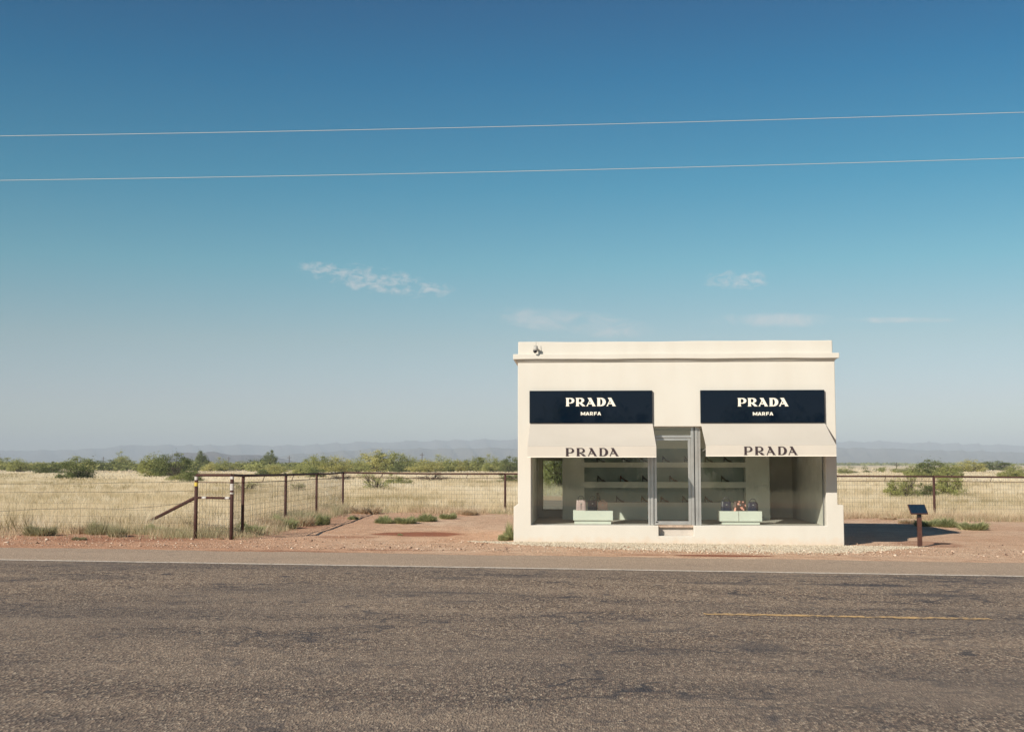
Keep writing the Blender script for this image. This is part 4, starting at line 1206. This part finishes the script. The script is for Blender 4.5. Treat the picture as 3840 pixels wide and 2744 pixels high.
def grass_field():
    VV = []; TT = []
    def zone(n, y0, y1, h, w, power=1.0):
        y = y0 + (y1 - y0) * npr.random(n) ** power
        half = y * .47 + 3
        x = npr.uniform(-1, 1, n) * half
        ok = in_grass(x, y)
        x, y = x[ok], y[ok]
        # thin it in patches
        keep = npr.random(len(x)) < .70 + .45 * clumpy(x, y, 1.1)
        x, y = x[keep], y[keep]
        big = clumpy(x * 1.0, y * .5, .35)
        hh = h * (1 + .35 * clumpy(x, y, .8)) * (1 + .15 * big)
        fl = clumpy(x * .55 + 4, y * .30, .8)            # long low patches of other colours
        tint = .60 + .42 * big + .16 * clumpy(x, y, 1.7) - .55 * np.clip(fl - .30, 0, 1) * 2 + npr.normal(0, .10, len(x))
        v_, t_ = blades(len(x), x, y, hh, w, tint=tint)
        VV.append(v_); TT.append(t_)
    zone(140000, 31, 46, .40, .008)
    zone(230000, 44, 75, .36, .013)
    zone(150000, 75, 130, .34, .035)
    zone(70000, 130, 260, .30, .12)
    zone(24000, 260, 600, .26, .40)
    # bunch grass: tufts each with their own shade
    nb = 5200; by = 31.5 + 95 * npr.random(nb) ** 1.5; bx = npr.uniform(-1, 1, nb) * (by * .47 + 2)
    ok = in_grass(bx, by); bx, by = bx[ok], by[ok]; nb = len(bx)
    k = 46; br = npr.uniform(.10, .34, nb); bh = npr.uniform(.30, .58, nb) * np.interp(by, [31, 50, 90], [1, .72, .62]); bt = np.clip(npr.normal(.55, .30, nb), 0, 1)
    bt[npr.random(nb) < .12] = .05
    x = np.repeat(bx, k) + npr.normal(0, 1, nb * k) * np.repeat(br, k) * .7
    y = np.repeat(by, k) + npr.normal(0, 1, nb * k) * np.repeat(br, k) * .7
    v_, t_ = blades(nb * k, x, y, np.repeat(bh, k), np.repeat(.008 + by * .00028, k), lean=.8, tint=np.repeat(bt, k) + npr.normal(0, .08, nb * k))
    VV.append(v_); TT.append(t_)
    # verge across the road, seen in reflections
    n = 16000; x = npr.uniform(-30, 35, n); y = npr.uniform(-45, -3, n)
    v_, t_ = blades(n, x, y, .4 * np.ones(n), .05, tint=npr.uniform(.3, .9, n)); VV.append(v_); TT.append(t_)
    V = np.concatenate(VV); T = np.concatenate(TT)
    o = fast_obj('grass', V, np.arange(len(V)).reshape(-1, 3), STRAW, T)
    tag(o, 'tall dry straw coloured grass covering the pasture', 'grass', kind='stuff')
grass_field()

def edge_growth():
    """thin mixed weeds along the foot of the fence, too many to count"""
    VV = []; TT = []
    def strip(n, x, y, h, w, t0, t1):
        v_, t_ = blades(n, x, y, h, w, lean=.7, tint=npr.uniform(t0, t1, n)); VV.append(v_); TT.append(t_)
    n = 26000
    x = npr.uniform(-6.8, 30, n); yb = np.interp(x, [-7, -.3, 15.7, 40], [47.2, 46.8, 45.0, 41.0])
    y = yb + npr.normal(-.8, .9, n); k = (clumpy(x, y, 1.3) > -.15)
    strip(k.sum(), x[k], y[k], .26 * np.ones(k.sum()), .02, 0, .8)
    n = 16000
    x = npr.uniform(-26, -6.4, n); y = 31.0 + npr.normal(0, .8, n) + .5 * np.sin(x * 1.7); k = (clumpy(x, y, 1.9) > -.05)
    strip(k.sum(), x[k], y[k], .20 * np.ones(k.sum()), .013, .1, 1)
    n = 12000
    t = npr.random(n); x = -6.85 + npr.normal(0, .30, n) + 0 * t; y = 31 + 17 * t; k = clumpy(x, y, 1.6) > -.2
    strip(k.sum(), x[k], y[k], .30 * np.ones(k.sum()), .012, .2, 1)
    V = np.concatenate(VV); T = np.concatenate(TT)
    o = fast_obj('undergrowth', V, np.arange(len(V)).reshape(-1, 3), WEED_D, T)
    tag(o, 'thin reddish dry weeds along the foot of the fence', 'undergrowth', kind='stuff')
edge_growth()

def green_growth():
    VV = []; TT = []
    def strip(x, y, h, w, t0, t1):
        n = len(x); v_, t_ = blades(n, x, y, h, w, lean=.9, tint=npr.uniform(t0, t1, n)); VV.append(v_); TT.append(t_)
    n = 26000; x = npr.uniform(-27, -6.2, n); y = 31.3 + npr.normal(0, .75, n) + .6 * np.sin(x * 1.1 + 1)
    k = clumpy(x + 3, y * 1.4, 2.1) > .02; strip(x[k], y[k], .24 + .12 * clumpy(x[k], y[k], 3.0), .010, 0, 1)
    n = 14000; t = npr.random(n); x = -6.75 + npr.normal(0, .34, n); y = 31 + 17 * t
    k = clumpy(x * 2, y, 1.9) > .0; strip(x[k], y[k], .30 + .14 * clumpy(x[k], y[k], 2.6), .013, 0, 1)
    n = 16000; x = npr.uniform(-7, 24, n); y = np.interp(x, [-8, -.3, 15.7, 40], [45.8, 45.4, 43.9, 40.0]) + npr.normal(0, .8, n)
    k = (clumpy(x + 9, y, 1.4) > .28); strip(x[k], y[k], .20 * np.ones(k.sum()), .018, 0, 1)
    V = np.concatenate(VV); T = np.concatenate(TT)
    o = fast_obj('undergrowth', V, np.arange(len(V)).reshape(-1, 3), WEED, T)
    tag(o, 'grey green low weeds spreading along the verge and fence foot', 'undergrowth', kind='stuff')
green_growth()

# ------------------------------------------------------------------ weeds one can count
def weed_proto(seed, m, n=420, bushy=False):
    r = np.random.default_rng(seed)
    rad = np.sqrt(r.random(n)) * .5; th = r.uniform(0, 2 * math.pi, n)
    x = rad * np.cos(th) * .8; y = rad * np.sin(th) * .8
    h = (1 - (rad * 1.5) ** 2 * .7) * r.uniform(.2, 1.0, n) * (.75 + .35 * np.sin(x * 9 + seed) * np.cos(y * 7))
    V = np.empty((n, 3, 3)); w = r.uniform(.008, .02, n) * (1.4 if bushy else 1)
    an = r.uniform(0, math.pi, n); dx, dy = np.cos(an) * w, np.sin(an) * w
    out = r.uniform(.1, .5, n)
    zb = r.random(n) * (.6 if bushy else .15) * h
    V[:, 0] = np.stack([x - dx, y - dy, zb - .03], 1); V[:, 1] = np.stack([x + dx, y + dy, zb - .03], 1)
    V[:, 2] = np.stack([x + np.cos(th) * out * .5 + r.normal(0, .05, n), y + np.sin(th) * out * .5, np.maximum(h, zb + .1)], 1)
    t = np.repeat(np.clip(r.normal(.5, .25, n), 0, 1), 3)
    o = fast_obj('weed_clump', V.reshape(-1, 3), np.arange(n * 3).reshape(-1, 3), m, t)
    return o
wp = {}
weeds = [ # photo x, base y, width px, height px, material key, label
 (375, 2003, 105, 62, 'g', 'grey green weed clump at the far left edge of the verge'), (440, 2012, 85, 55, 'g', 'grey green weed clump just left of the brace foot'),
 (300, 2000, 70, 45, 'd', 'dry brown weed clump at the left end of the verge'), (585, 2000, 85, 44, 'b', 'dark green bushy weed under the brace'),
 (640, 2003, 90, 30, 'g', 'low weed clump between the brace foot and the first post'), (780, 2002, 110, 40, 'd', 'dry weed clump under the end frame'),
 (868, 2020, 26, 22, 'b', 'tiny green weed at the foot of the second post'), (296, 2024, 60, 18, 'g', 'flat grey weed on the bare red earth at the left'),
 (830, 2022, 26, 13, 'd', 'tiny dry weed on red earth before the end frame'),
 (935, 2002, 110, 55, 'b', 'dark bushy weed at the foot of the third post'), (1010, 1985, 120, 66, 'd', 'tall dry grass clump leaning over the yard edge'),
 (1060, 1982, 110, 62, 'b', 'dark green grass clump at the foot of the fourth post'), (1125, 1972, 110, 58, 'd', 'tall dry clump between the fourth and fifth posts'),
 (1172, 1965, 80, 45, 'b', 'dark green clump at the foot of the fifth post'), (1208, 1968, 70, 56, 'G', 'bright green weed beside the old track by the fifth post'),
 (1262, 1925, 90, 36, 'd', 'dry tuft at the fence corner'), (1370, 1925, 120, 38, 'd', 'reddish dry tuft right of the fence corner'),
 (1440, 1962, 90, 34, 'G', 'low bright green weed in front of the long fence, left one'), (1520, 1962, 95, 36, 'G', 'low bright green weed in front of the long fence, middle one'),
 (1600, 1954, 100, 34, 'G', 'low bright green weed in front of the long fence, right one'), (1680, 1945, 70, 30, 'G', 'small green weed at the right end of the green row'),
 (1325, 1947, 45, 16, 'G', 'small green sprig on the bare earth near the old track'), (1760, 1930, 80, 28, 'd', 'dry tuft on the bare earth left of the shop'),
 (1912, 2024, 52, 72, 'G', 'bright green weed growing against the left corner of the shop'), (1888, 2026, 50, 34, 'G', 'pale green low weed left of the shop corner'),
 (2078, 2031, 26, 20, 'd', 'small dry weed at the foot of the shop front'),
 (3480, 1972, 110, 36, 'G', 'green weed clump behind the information sign'), (3550, 1975, 110, 38, 'G', 'green weed clump at the far right below the fence'),
 (3400, 1962, 80, 24, 'd', 'dry tuft left of the information sign'), (1500, 2006, 26, 7, 'G', 'tiny green sprig on the rust coloured streak'),
 (3650, 1985, 120, 40, 'G', 'green weed clump beyond the right fence post'),
 (150, 2008, 120, 60, 'g', 'grey green weed clump beyond the left end of the verge'), (3330, 1948, 70, 20, 'd', 'dry tuft beyond the shadow of the shop')]
for i, (px_, py_, wpx, hpx, key, lab) in enumerate(weeds):
    m = {'g': WEED, 'G': WEED_B, 'b': WEED_B, 'd': WEED_D}[key]
    kk = key + str(i % 2)
    if kk not in wp: o = wp[kk] = weed_proto(i + 3, m, 1800 if wpx > 60 else 700, key in 'bG')
    else: o = wp[kk].copy(); COL.objects.link(o)
    gp = on_ground(px_, py_); k = gp.y / 4585
    o.location = gp; o.scale = (wpx * k, wpx * k * .8, hpx * k * 1.1); o.rotation_euler = (0, 0, rnd.uniform(0, 6))
    tag(o, lab, 'weed', 'weeds along the verge and the yard')

# ------------------------------------------------------------------ shrubs
def bush_proto(seed, m, n=9500, kind='round', leaf=.019):
    """unit bush: about 1 wide, 1 high, base at the origin"""
    r = np.random.default_rng(seed)
    K = 44 if kind != 'sparse' else 26
    cs = []
    ph = r.uniform(0, 6.28, 3)
    for i in range(K):
        th = r.uniform(0, 2 * math.pi); rr = math.sqrt(r.random()) * .46
        lob = 1 + .22 * math.sin(2 * th + ph[0]) + .14 * math.sin(3 * th + ph[1])
        top = math.sqrt(max(.04, 1 - (rr / .5) ** 2)) * lob * r.uniform(.78, 1.02)
        if kind == 'tree': z = r.uniform(.34, max(.42, .90 * top))
        elif kind == 'low': z = r.uniform(.04, max(.12, .84 * top))
        else: z = r.uniform(.05, max(.14, .88 * top))
        cs.append((rr * math.cos(th), rr * math.sin(th), z, r.uniform(.06, .145), r.uniform(-.28, .28)))
    cs = np.array(cs)
    pick = r.integers(0, K, n)
    d = r.normal(0, 1, (n, 3)); d /= np.linalg.norm(d, axis=1)[:, None]
    rad = r.random(n) ** .45
    c = cs[pick]
    P_ = c[:, :3] + d * rad[:, None] * c[:, 3:4] * np.array([1.15, 1.15, .95])
    nsh = int(n * .09)       # loose shoots sticking out of the outline
    P_[:nsh] += (d[:nsh] * np.array([.06, .06, .05]) + np.array([0, 0, .06])) * r.random((nsh, 1)) * 1.8
    if kind != 'sparse':     # thin filling so that the lobes run together
        nf = int(n * .26); q = d[-nf:] * (r.random((nf, 1)) ** .5)
        P_[-nf:] = np.stack([q[:, 0] * .46, q[:, 1] * .46, (.05 if kind != 'tree' else .38) + np.abs(q[:, 2]) * (.80 if kind != 'tree' else .5)], 1)
    P_[:, 2] = np.maximum(P_[:, 2], .02)
    V = np.empty((n, 3, 3)); s_ = leaf * r.uniform(.6, 1.3, n)[:, None]
    a = r.normal(0, 1, (n, 3)); b_ = r.normal(0, 1, (n, 3))
    V[:, 0] = P_ + a * s_ * .55; V[:, 1] = P_ + b_ * s_ * .55; V[:, 2] = P_ - (a + b_) * s_ * .5
    t = np.repeat(np.clip(.5 + c[:, 4] + r.normal(0, .16, n), 0, 1), 3)
    crown = ('crown', V.reshape(-1, 3), np.arange(n * 3).reshape(-1, 3), m, t)
    mb = MB()
    for i in range(K if kind != 'sparse' else K):
        x, y, z = cs[i][:3]
        bx, by = r.normal(0, .03, 2)
        mid = (x * .45 + bx + r.normal(0, .02), y * .45 + by, z * .5 + r.normal(0, .02))
        mb.tube([(bx, by, -.05), mid, (x, y, z)], [.014, .009, .003], 5, False)
        if kind == 'sparse':
            for _ in range(5):
                e = r.normal(0, .11, 3)
                mb.tube([mid, (x + e[0], y + e[1], max(.05, z + e[2] * .8))], [.006, .002], 3, False)
    root = empty('shrub')
    fast_obj(*crown, parent=root)
    mb.build('stems', BARK, root)
    return root
BP = {'D': [bush_proto(1, LEAF_D), bush_proto(2, LEAF_D, kind='low')],
      'M': [bush_proto(3, LEAF_M), bush_proto(4, LEAF_M, kind='low'), bush_proto(5, LEAF_M)],
      'Y': [bush_proto(6, LEAF_Y, kind='low'), bush_proto(7, LEAF_Y)],
      'T': [bush_proto(8, LEAF_D, kind='tree'), bush_proto(9, LEAF_M, kind='tree')],
      'S': [bush_proto(10, LEAF_G, 2600, 'sparse', .013), bush_proto(12, LEAF_G, 4200, 'sparse', .015)],
      'g': [bush_proto(11, LEAF_M, 4200, 'sparse', .015)]}
used_p = {k: [False] * len(v_) for k, v_ in BP.items()}
def put_bush(key, i, X_, Y_, w_, h_, lab, group, z=None):
    i = i % len(BP[key])
    if not used_p[key][i]: o = BP[key][i]; used_p[key][i] = True
    else: o = copy_tree(BP[key][i])
    o.location = (X_, Y_, (g0(X_, Y_) if z is None else z) - .03); o.scale = (w_ * 1.28, w_ * 1.0, h_ * 1.36)
    o.rotation_euler = (0, 0, rnd.uniform(0, 6.28))
    o.name = 'shrub' if key != 'T' else 'mesquite_tree'
    tag(o, lab, 'shrub' if key != 'T' else 'tree', group)
    return o
bushes = [ # photo x, top y, base y, width px, kind, label
 (290, 1727, 1796, 140, 'D', 'dark green mesquite bush at the left edge of the pasture'), (300, 1718, 1757, 130, 'M', 'green bush behind the dark one at the left edge'),
 (405, 1729, 1764, 125, 'D', 'low dark bush in the gap left of the largest left bush'), (458, 1713, 1757, 70, 'T', 'small dark tree behind the gap left of the largest left bush'),
 (500, 1733, 1760, 90, 'M', 'pale green low bush touching the left side of the largest left bush'), (575, 1706, 1788, 130, 'M', 'large olive mesquite, left half of the biggest left clump'),
 (655, 1711, 1789, 150, 'D', 'large dark mesquite, right half of the biggest left clump'), (655, 1742, 1791, 60, 'S', 'grey twiggy bush in front of the biggest left clump'),
 (680, 1775, 1808, 110, 'M', 'low green bush just left of the fence end frame'), (716, 1762, 1812, 70, 'D', 'dark bush touching the top of the first fence post'),
 (757, 1708, 1760, 62, 'T', 'small round tree above the fence end frame'), (720, 1729, 1765, 110, 'D', 'dark low bush at the foot of the small round tree'),
 (790, 1738, 1766, 70, 'Y', 'pale bush above the second post'), (838, 1723, 1766, 82, 'M', 'rounded green bush above the third post'),
 (910, 1729, 1763, 100, 'M', 'green bush between the third and fourth posts'), (960, 1722, 1762, 70, 'D', 'dark bush left of the pointed tree'),
 (1008, 1706, 1760, 50, 'T', 'pointed small tree left of the fourth post'), (1025, 1742, 1780, 110, 'Y', 'yellow green bush above the fourth post'),
 (985, 1760, 1782, 50, 'D', 'small dark bush over the fence rail left of the fourth post'),
 (1140, 1738, 1784, 90, 'M', 'green bush left of the fifth post'), (1105, 1734, 1760, 60, 'M', 'small far bush beside the thin pole'),
 (1180, 1712, 1772, 110, 'M', 'green bush on the left shoulder of the first brush mound'), (1185, 1755, 1790, 80, 'D', 'dark bush under the first brush mound'),
 (1255, 1711, 1772, 130, 'Y', 'yellow green bush forming the first brush mound'), (1280, 1768, 1802, 95, 'S', 'grey twig bush behind the fence corner post'),
 (1330, 1722, 1770, 110, 'M', 'green bush in the dip between the two mounds'),
 (1400, 1704, 1768, 130, 'Y', 'tall yellow green bush, left part of the second mound'), (1470, 1700, 1768, 140, 'M', 'tall green bush, top of the second mound'),
 (1535, 1712, 1766, 120, 'M', 'green bush, right part of the second mound'), (1500, 1735, 1770, 60, 'D', 'dark bush at the heart of the second mound'),
 (1405, 1764, 1838, 112, 'g', 'open twiggy bush with bare stems behind the long fence'), (1490, 1783, 1820, 115, 'M', 'low bright green bush right of the open twiggy one'),
 (1620, 1764, 1804, 125, 'S', 'dark brown twig bush across the long fence rail'), (1600, 1722, 1770, 120, 'Y', 'yellow green bush at the foot of the thin pole left of the shop'),
 (1665, 1715, 1768, 100, 'M', 'green bush midway between the thin pole and the shop'), (1720, 1724, 1767, 95, 'Y', 'pale bush left of the mesquite pair beside the shop'),
 (1785, 1716, 1767, 110, 'M', 'green bush with a tall shoot left of the shop'), (1850, 1714, 1768, 95, 'M', 'rounded green bush second from the shop wall'),
 (1915, 1718, 1770, 80, 'D', 'dark green bush touching the shop wall on the left'), (1915, 1776, 1808, 90, 'D', 'dark bush between the fence post and the shop wall'),
 (1110, 1812, 1846, 120, 'g', 'low thin green bush seen through the mesh of the yard fence'), (925, 1805, 1846, 100, 'g', 'low thin green bush behind the third post'),
 (3170, 1758, 1777, 62, 'M', 'small green bush just right of the shop wall'), (3200, 1766, 1774, 50, 'D', 'flat dark bush right of the shop wall'),
 (3250, 1763, 1771, 32, 'D', 'tiny dark bush on the open plain'), (3306, 1752, 1770, 26, 'M', 'small upright bush alone on the open plain'),
 (3385, 1755, 1773, 75, 'M', 'green bush at the foot of the plain pole'), (3420, 1760, 1778, 50, 'D', 'low dark bush left of the big right mesquite'),
 (3488, 1731, 1788, 120, 'D', 'big dark mesquite above the right fence post'), (3435, 1752, 1788, 85, 'M', 'green left flank of the big mesquite above the right fence'),
 (3560, 1740, 1796, 110, 'M', 'tall olive bush at the right edge of the plain'),
 (3370, 1800, 1872, 95, 'M', 'green bush behind the right fence, left one of the near pair'), (3415, 1775, 1874, 85, 'g', 'tall twiggy bush behind the right fence mesh'),
 (3475, 1808, 1870, 80, 'D', 'dark green bush just left of the right fence post'), (3560, 1780, 1866, 100, 'M', 'green bush right of the right fence post')]
for i, (px_, ty, by, wpx, key, lab) in enumerate(bushes):
    Y_ = EYE * 4585 / (by - HOR)
    gz = g0((px_ - 1920) / 4585 * Y_, Y_); Y_ = (EYE - gz) * 4585 / (by - HOR)
    k = Y_ / 4585
    put_bush(key, i, (px_ - 1920) * k, Y_, wpx * k, (by - ty) * k, lab, 'bushes on the plain behind the fence')
# beyond the edges of the photograph the same scrub goes on; nothing tells these apart
i = 0
for px_ in list(range(-420, 250, 62)) + list(range(3650, 4400, 80)):
    by = rnd.choice((1762, 1768, 1775, 1790)); Y_ = EYE * 4585 / (by - HOR); k = Y_ / 4585
    w_ = rnd.uniform(70, 130); h_ = rnd.uniform(28, 52)
    side = 'left' if px_ < 1000 else 'right'
    put_bush(rnd.choice('DMMY'), i, (px_ + rnd.uniform(-20, 20) - 1920) * k, Y_, w_ * k, h_ * k,
             'green mesquite scrub at the outer %s end of the plain' % side, 'scrub at the outer %s end' % side); i += 1
# trees across the road, mirrored in the signs and the glass
for i, (x, y, w_, h_, lab) in enumerate(((-3.1, -30, 4.6, 6.0, 'first'), (.9, -31, 4.0, 5.7, 'second'), (9.7, -30, 4.4, 5.9, 'third'), (13.6, -31, 4.2, 5.7, 'fourth'),
                                         (-9.5, -33, 5, 4.2, 'fifth'), (19, -34, 5, 4.2, 'sixth'))):
    put_bush('D' if i % 2 else 'M', i, x, y, w_, h_, 'tree across the road behind the viewer, %s of six' % lab, 'trees across the road')

def far_brush():
    """scrub and grass clumps fading into the distance: one mass"""
    VV = []; TT = []
    def clumps(nc, x, y, s_, h_):
        for cx_, cy_, cs_, ch_ in zip(x, y, s_, h_):
            n = 110; d = npr.normal(0, 1, (n, 3)); d /= np.linalg.norm(d, axis=1)[:, None]
            P_ = np.array([cx_, cy_, ch_ * .45]) + d * npr.random((n, 1)) ** .4 * np.array([cs_, cs_, ch_ * .55])
            P_[:, 2] = np.maximum(P_[:, 2], 0)
            q = cs_ * .12
            V = np.stack([P_ + npr.normal(0, q, (n, 3)) * [1, 1, .6], P_ + npr.normal(0, q, (n, 3)) * [1, 1, .6], P_ + npr.normal(0, q, (n, 3)) * [1, 1, .6]], 1)
            V[:, :, 2] = np.maximum(V[:, :, 2], -.1)
            VV.append(V.reshape(-1, 3)); TT.append(np.repeat(np.clip(npr.uniform(-.1, .7) + npr.normal(0, .15, n), 0, 1), 3))
    # thick belt on the left
    n = 700; y = npr.uniform(300, 900, n); x = y * npr.uniform(-.56, .02, n)
    clumps(n, x, y, npr.uniform(1.5, 3.8, n), npr.uniform(1.3, 2.9, n))
    # sparse on the open plain right of the shop
    n = 60; y = npr.uniform(300, 900, n); x = y * npr.uniform(.24, .56, n)
    clumps(n, x, y, npr.uniform(.8, 1.8, n), npr.uniform(.6, 1.3, n))
    n = 900; y = npr.uniform(1500, 2600, n); x = y * npr.uniform(-.56, .56, n)
    clumps(n, x, y, npr.uniform(6, 14, n), npr.uniform(2.0, 3.6, n))
    V = np.concatenate(VV); T = np.concatenate(TT)
    o = fast_obj('brush', V, np.arange(len(V)).reshape(-1, 3), LEAF_M, T)
    tag(o, 'far belt of scrub thinning out towards the hills', 'brush', kind='stuff')
far_brush()

# ------------------------------------------------------------------ stones
def stones(name, x, y, s_, m, label, kind='stuff'):
    base = np.array([(1,0,0),(-1,0,0),(0,1,0),(0,-1,0),(0,0,1),(0,0,-1)], float)
    F0 = np.array([(0,2,4),(2,1,4),(1,3,4),(3,0,4),(2,0,5),(1,2,5),(3,1,5),(0,3,5)])
    n = len(x); V = np.empty((n, 6, 3))
    jit = npr.uniform(.6, 1.25, (n, 6, 1)); sc = np.stack([s_ * npr.uniform(.7, 1.4, n), s_ * npr.uniform(.7, 1.4, n), s_ * npr.uniform(.4, .8, n)], 1)
    P_ = base[None] * jit + npr.normal(0, .14, (n, 6, 3))
    th = npr.uniform(0, 6.28, n); c, s2 = np.cos(th), np.sin(th)
    Q = P_ * sc[:, None]
    V[:, :, 0] = Q[:, :, 0] * c[:, None] - Q[:, :, 1] * s2[:, None] + x[:, None]
    V[:, :, 1] = Q[:, :, 0] * s2[:, None] + Q[:, :, 1] * c[:, None] + y[:, None]
    V[:, :, 2] = Q[:, :, 2] + (gv(x, y) + s_ * .25)[:, None]
    F = (F0[None] + (np.arange(n) * 6)[:, None, None]).reshape(-1, 3)
    t = np.repeat(npr.random(n), 6)
    o = fast_obj(name, V.reshape(-1, 3), F, m, t)
    return tag(o, label, name, kind=kind)
def make_stone(name, a, b_, c):
    m = bpy.data.materials.new(name); m.use_nodes = True
    nt = m.node_tree; p = nt.nodes['Principled BSDF']; p.inputs['Roughness'].default_value = .9
    at_ = N(nt, 'ShaderNodeAttribute', attribute_name='tint')
    nt.links.new(ramp(nt, at_.outputs['Fac'], [(0, a), (.5, b_), (1, c)]), p.inputs['Base Color'])
    return m
n = 42000
lx = npr.uniform(-1.2, 9.6, n); ly = -npr.random(n) ** 1.15 * 3.6
dl = np.interp(lx, [-1.2, .3, 2, 5, 7.4, 9.6], [.1, 1.3, 2.2, 2.9, 2.6, .15]) 
keep = (-ly < dl * (.62 + .40 * npr.random(n) + .25 * npr.random(n) ** 6))
lx, ly = lx[keep], ly[keep]
gx = S0.x + UX.x * lx + UY.x * ly; gy = S0.y + UX.y * lx + UY.y * ly
stones('gravel', gx, gy, npr.uniform(.010, .026, len(gx)), make_stone('limestone_gravel', (.38, .30, .21), (.60, .52, .40), (.74, .67, .54)),
       'pale limestone gravel apron in front of the shop')
n = 11000
x = npr.uniform(-22, 22, n); y = np.interp(x, [-22, 22], [27.4, 25.2]) + np.abs(npr.normal(0, 2.0, n))
keep = ~((x > -.1) & (x < 8) & (y > 29)) & (y < 46)
stones('pebbles', x[keep], y[keep], npr.uniform(.006, .017, keep.sum()) * npr.uniform(.6, 1.3, keep.sum()) * (1 + 2.2 * (npr.random(keep.sum()) ** 14)),
       make_stone('verge_pebbles', (.15, .085, .06), (.52, .36, .26), (.74, .62, .50)), 'loose pebbles scattered on the red verge')

# ------------------------------------------------------------------ haze
def make_haze():
    m = bpy.data.materials.new('haze'); m.use_nodes = True
    nt = m.node_tree; nt.nodes.remove(nt.nodes['Principled BSDF'])
    pv = N(nt, 'ShaderNodeVolumePrincipled')
    pv.inputs['Color'].default_value = (0.78, 0.88, 1.0, 1); pv.inputs['Density'].default_value = 0.00020
    pv.inputs['Anisotropy'].default_value = -0.12
    nt.links.new(pv.outputs[0], nt.nodes['Material Output'].inputs['Volume'])
    o = MB().box(-12000, 12000, -3000, 12500, -2.5, 232).build('haze', m)
    tag(o, 'thin pale haze lying over the plain and the hills', 'haze', kind='stuff')
make_haze()
